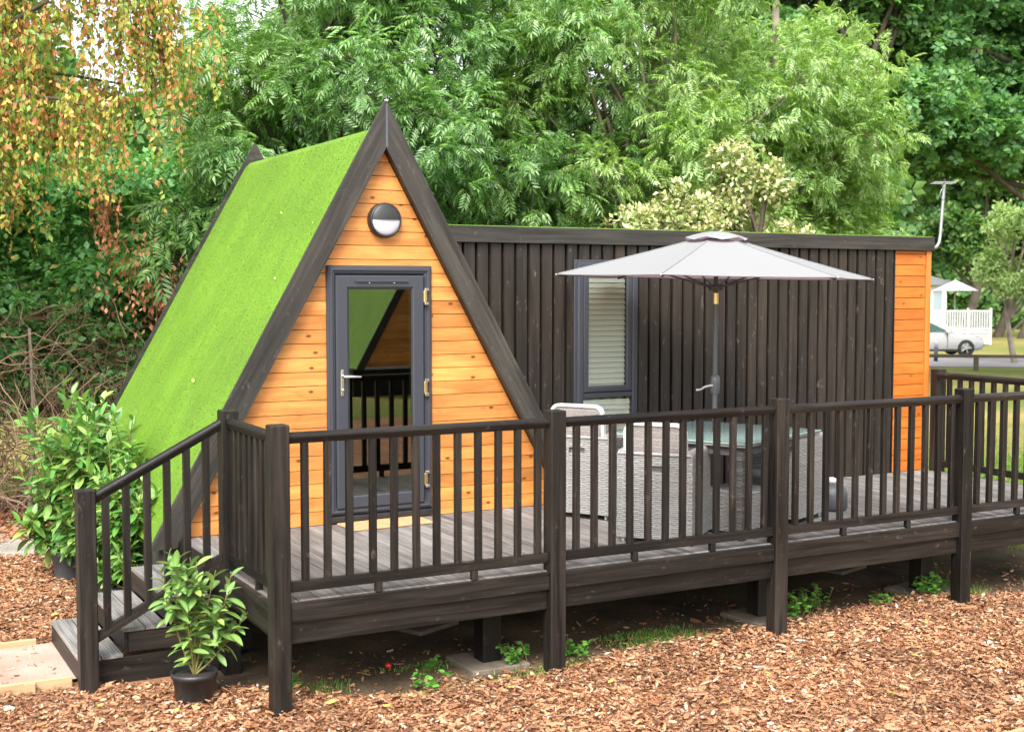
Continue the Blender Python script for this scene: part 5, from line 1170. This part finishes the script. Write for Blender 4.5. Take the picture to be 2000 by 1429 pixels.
n = 8; vs = [(0, 0, 2.36)] + [(1.08 * math.cos(k * 2 * math.pi / n + .2), 1.08 * math.sin(k * 2 * math.pi / n + .2), 1.85) for k in range(n)]
MB().add(vs, [(0, 1 + k, 1 + (k + 1) % n) for k in range(n)]).build('canopy', 'veranda_paint', wp, True); MB().tube([(0, 0, 0), (0, 0, 2.4)], .025, 8).build('pole', 'veranda_paint', wp, True)
# sapling on the far lawn
sb = W2(px_la(1984, 46), 46)
S0 = lambda l, d, z: W2(px_la(1984, 46) + l, 46 + d, GZ + z)
tree('lawn_sapling', 'pale green young tree with a straight trunk on the far lawn', tuple(sb), tuple(S0(-.1, 0, 4.4)), .12, [S0(rng.uniform(-1.05, 1.7), rng.uniform(-1.2, 1.2), rng.uniform(2.1, 5.4)) for _ in range(30)], .55, 2600, 4, SIM, .16, 'sapling_leaf', 'bark_pale', droop=.1, shell=.4)
for i, (px, d, lb) in enumerate(((1880, 66, 'slim tree trunk with open crown right behind the veranda'), (1948, 70, 'brown tree trunk in the shade behind the far lawn'), (1996, 68, 'dark tree trunk at the right edge behind the lawn sapling'))):
    b = W2(px_la(px, d), d); T0 = lambda l, q, z: W2(px_la(px, d) + l, d + q, GZ + z)
    tree('woodland_tree', lb, tuple(b), tuple(T0(.2, 0, 7)), .28, [T0(rng.uniform(-2, 2), rng.uniform(-1.5, 1.5), rng.uniform(4.4, 8.5)) for _ in range(18)], .95, 900, 3, ROS, .45, 'far_leaf', 'bark', droop=.1, group='trees behind the far lawn')
# knee rail along the road
kr = thing('knee_rail', tuple(W2(px_la(1908, 42), 42)), 'low timber knee rail along the near side of the road', 'fence', yawr)
MB().box((-3.2, -.05, .40), (6.5, .05, .50), .01).build('rail', 'rail_wood', kr, True)
for x in (-2.4, 0, 2.4, 4.8): MB().box((x - .07, -.06, -.05), (x + .07, .06, .40), .01).build('post', 'rail_wood', kr, True)
kr.rotation_euler = (0, 0, yawr - .1)
bl = thing('bollard', tuple(W2(px_la(1829, 47), 47)), 'dark roadside bollard with a pale band in front of the parked car', 'bollard')
MB().lathe([(0, 0), (.07, 0), (.07, .5), (0, .5)], tuple(W2(px_la(1829, 47), 47)), 12).build('post', 'bollard_blue', bl); MB().lathe([(.0, .5), (.075, .5), (.075, .68), (.06, .72), (0, .73)], tuple(W2(px_la(1829, 47), 47)), 12).build('band', 'diffuser', bl)
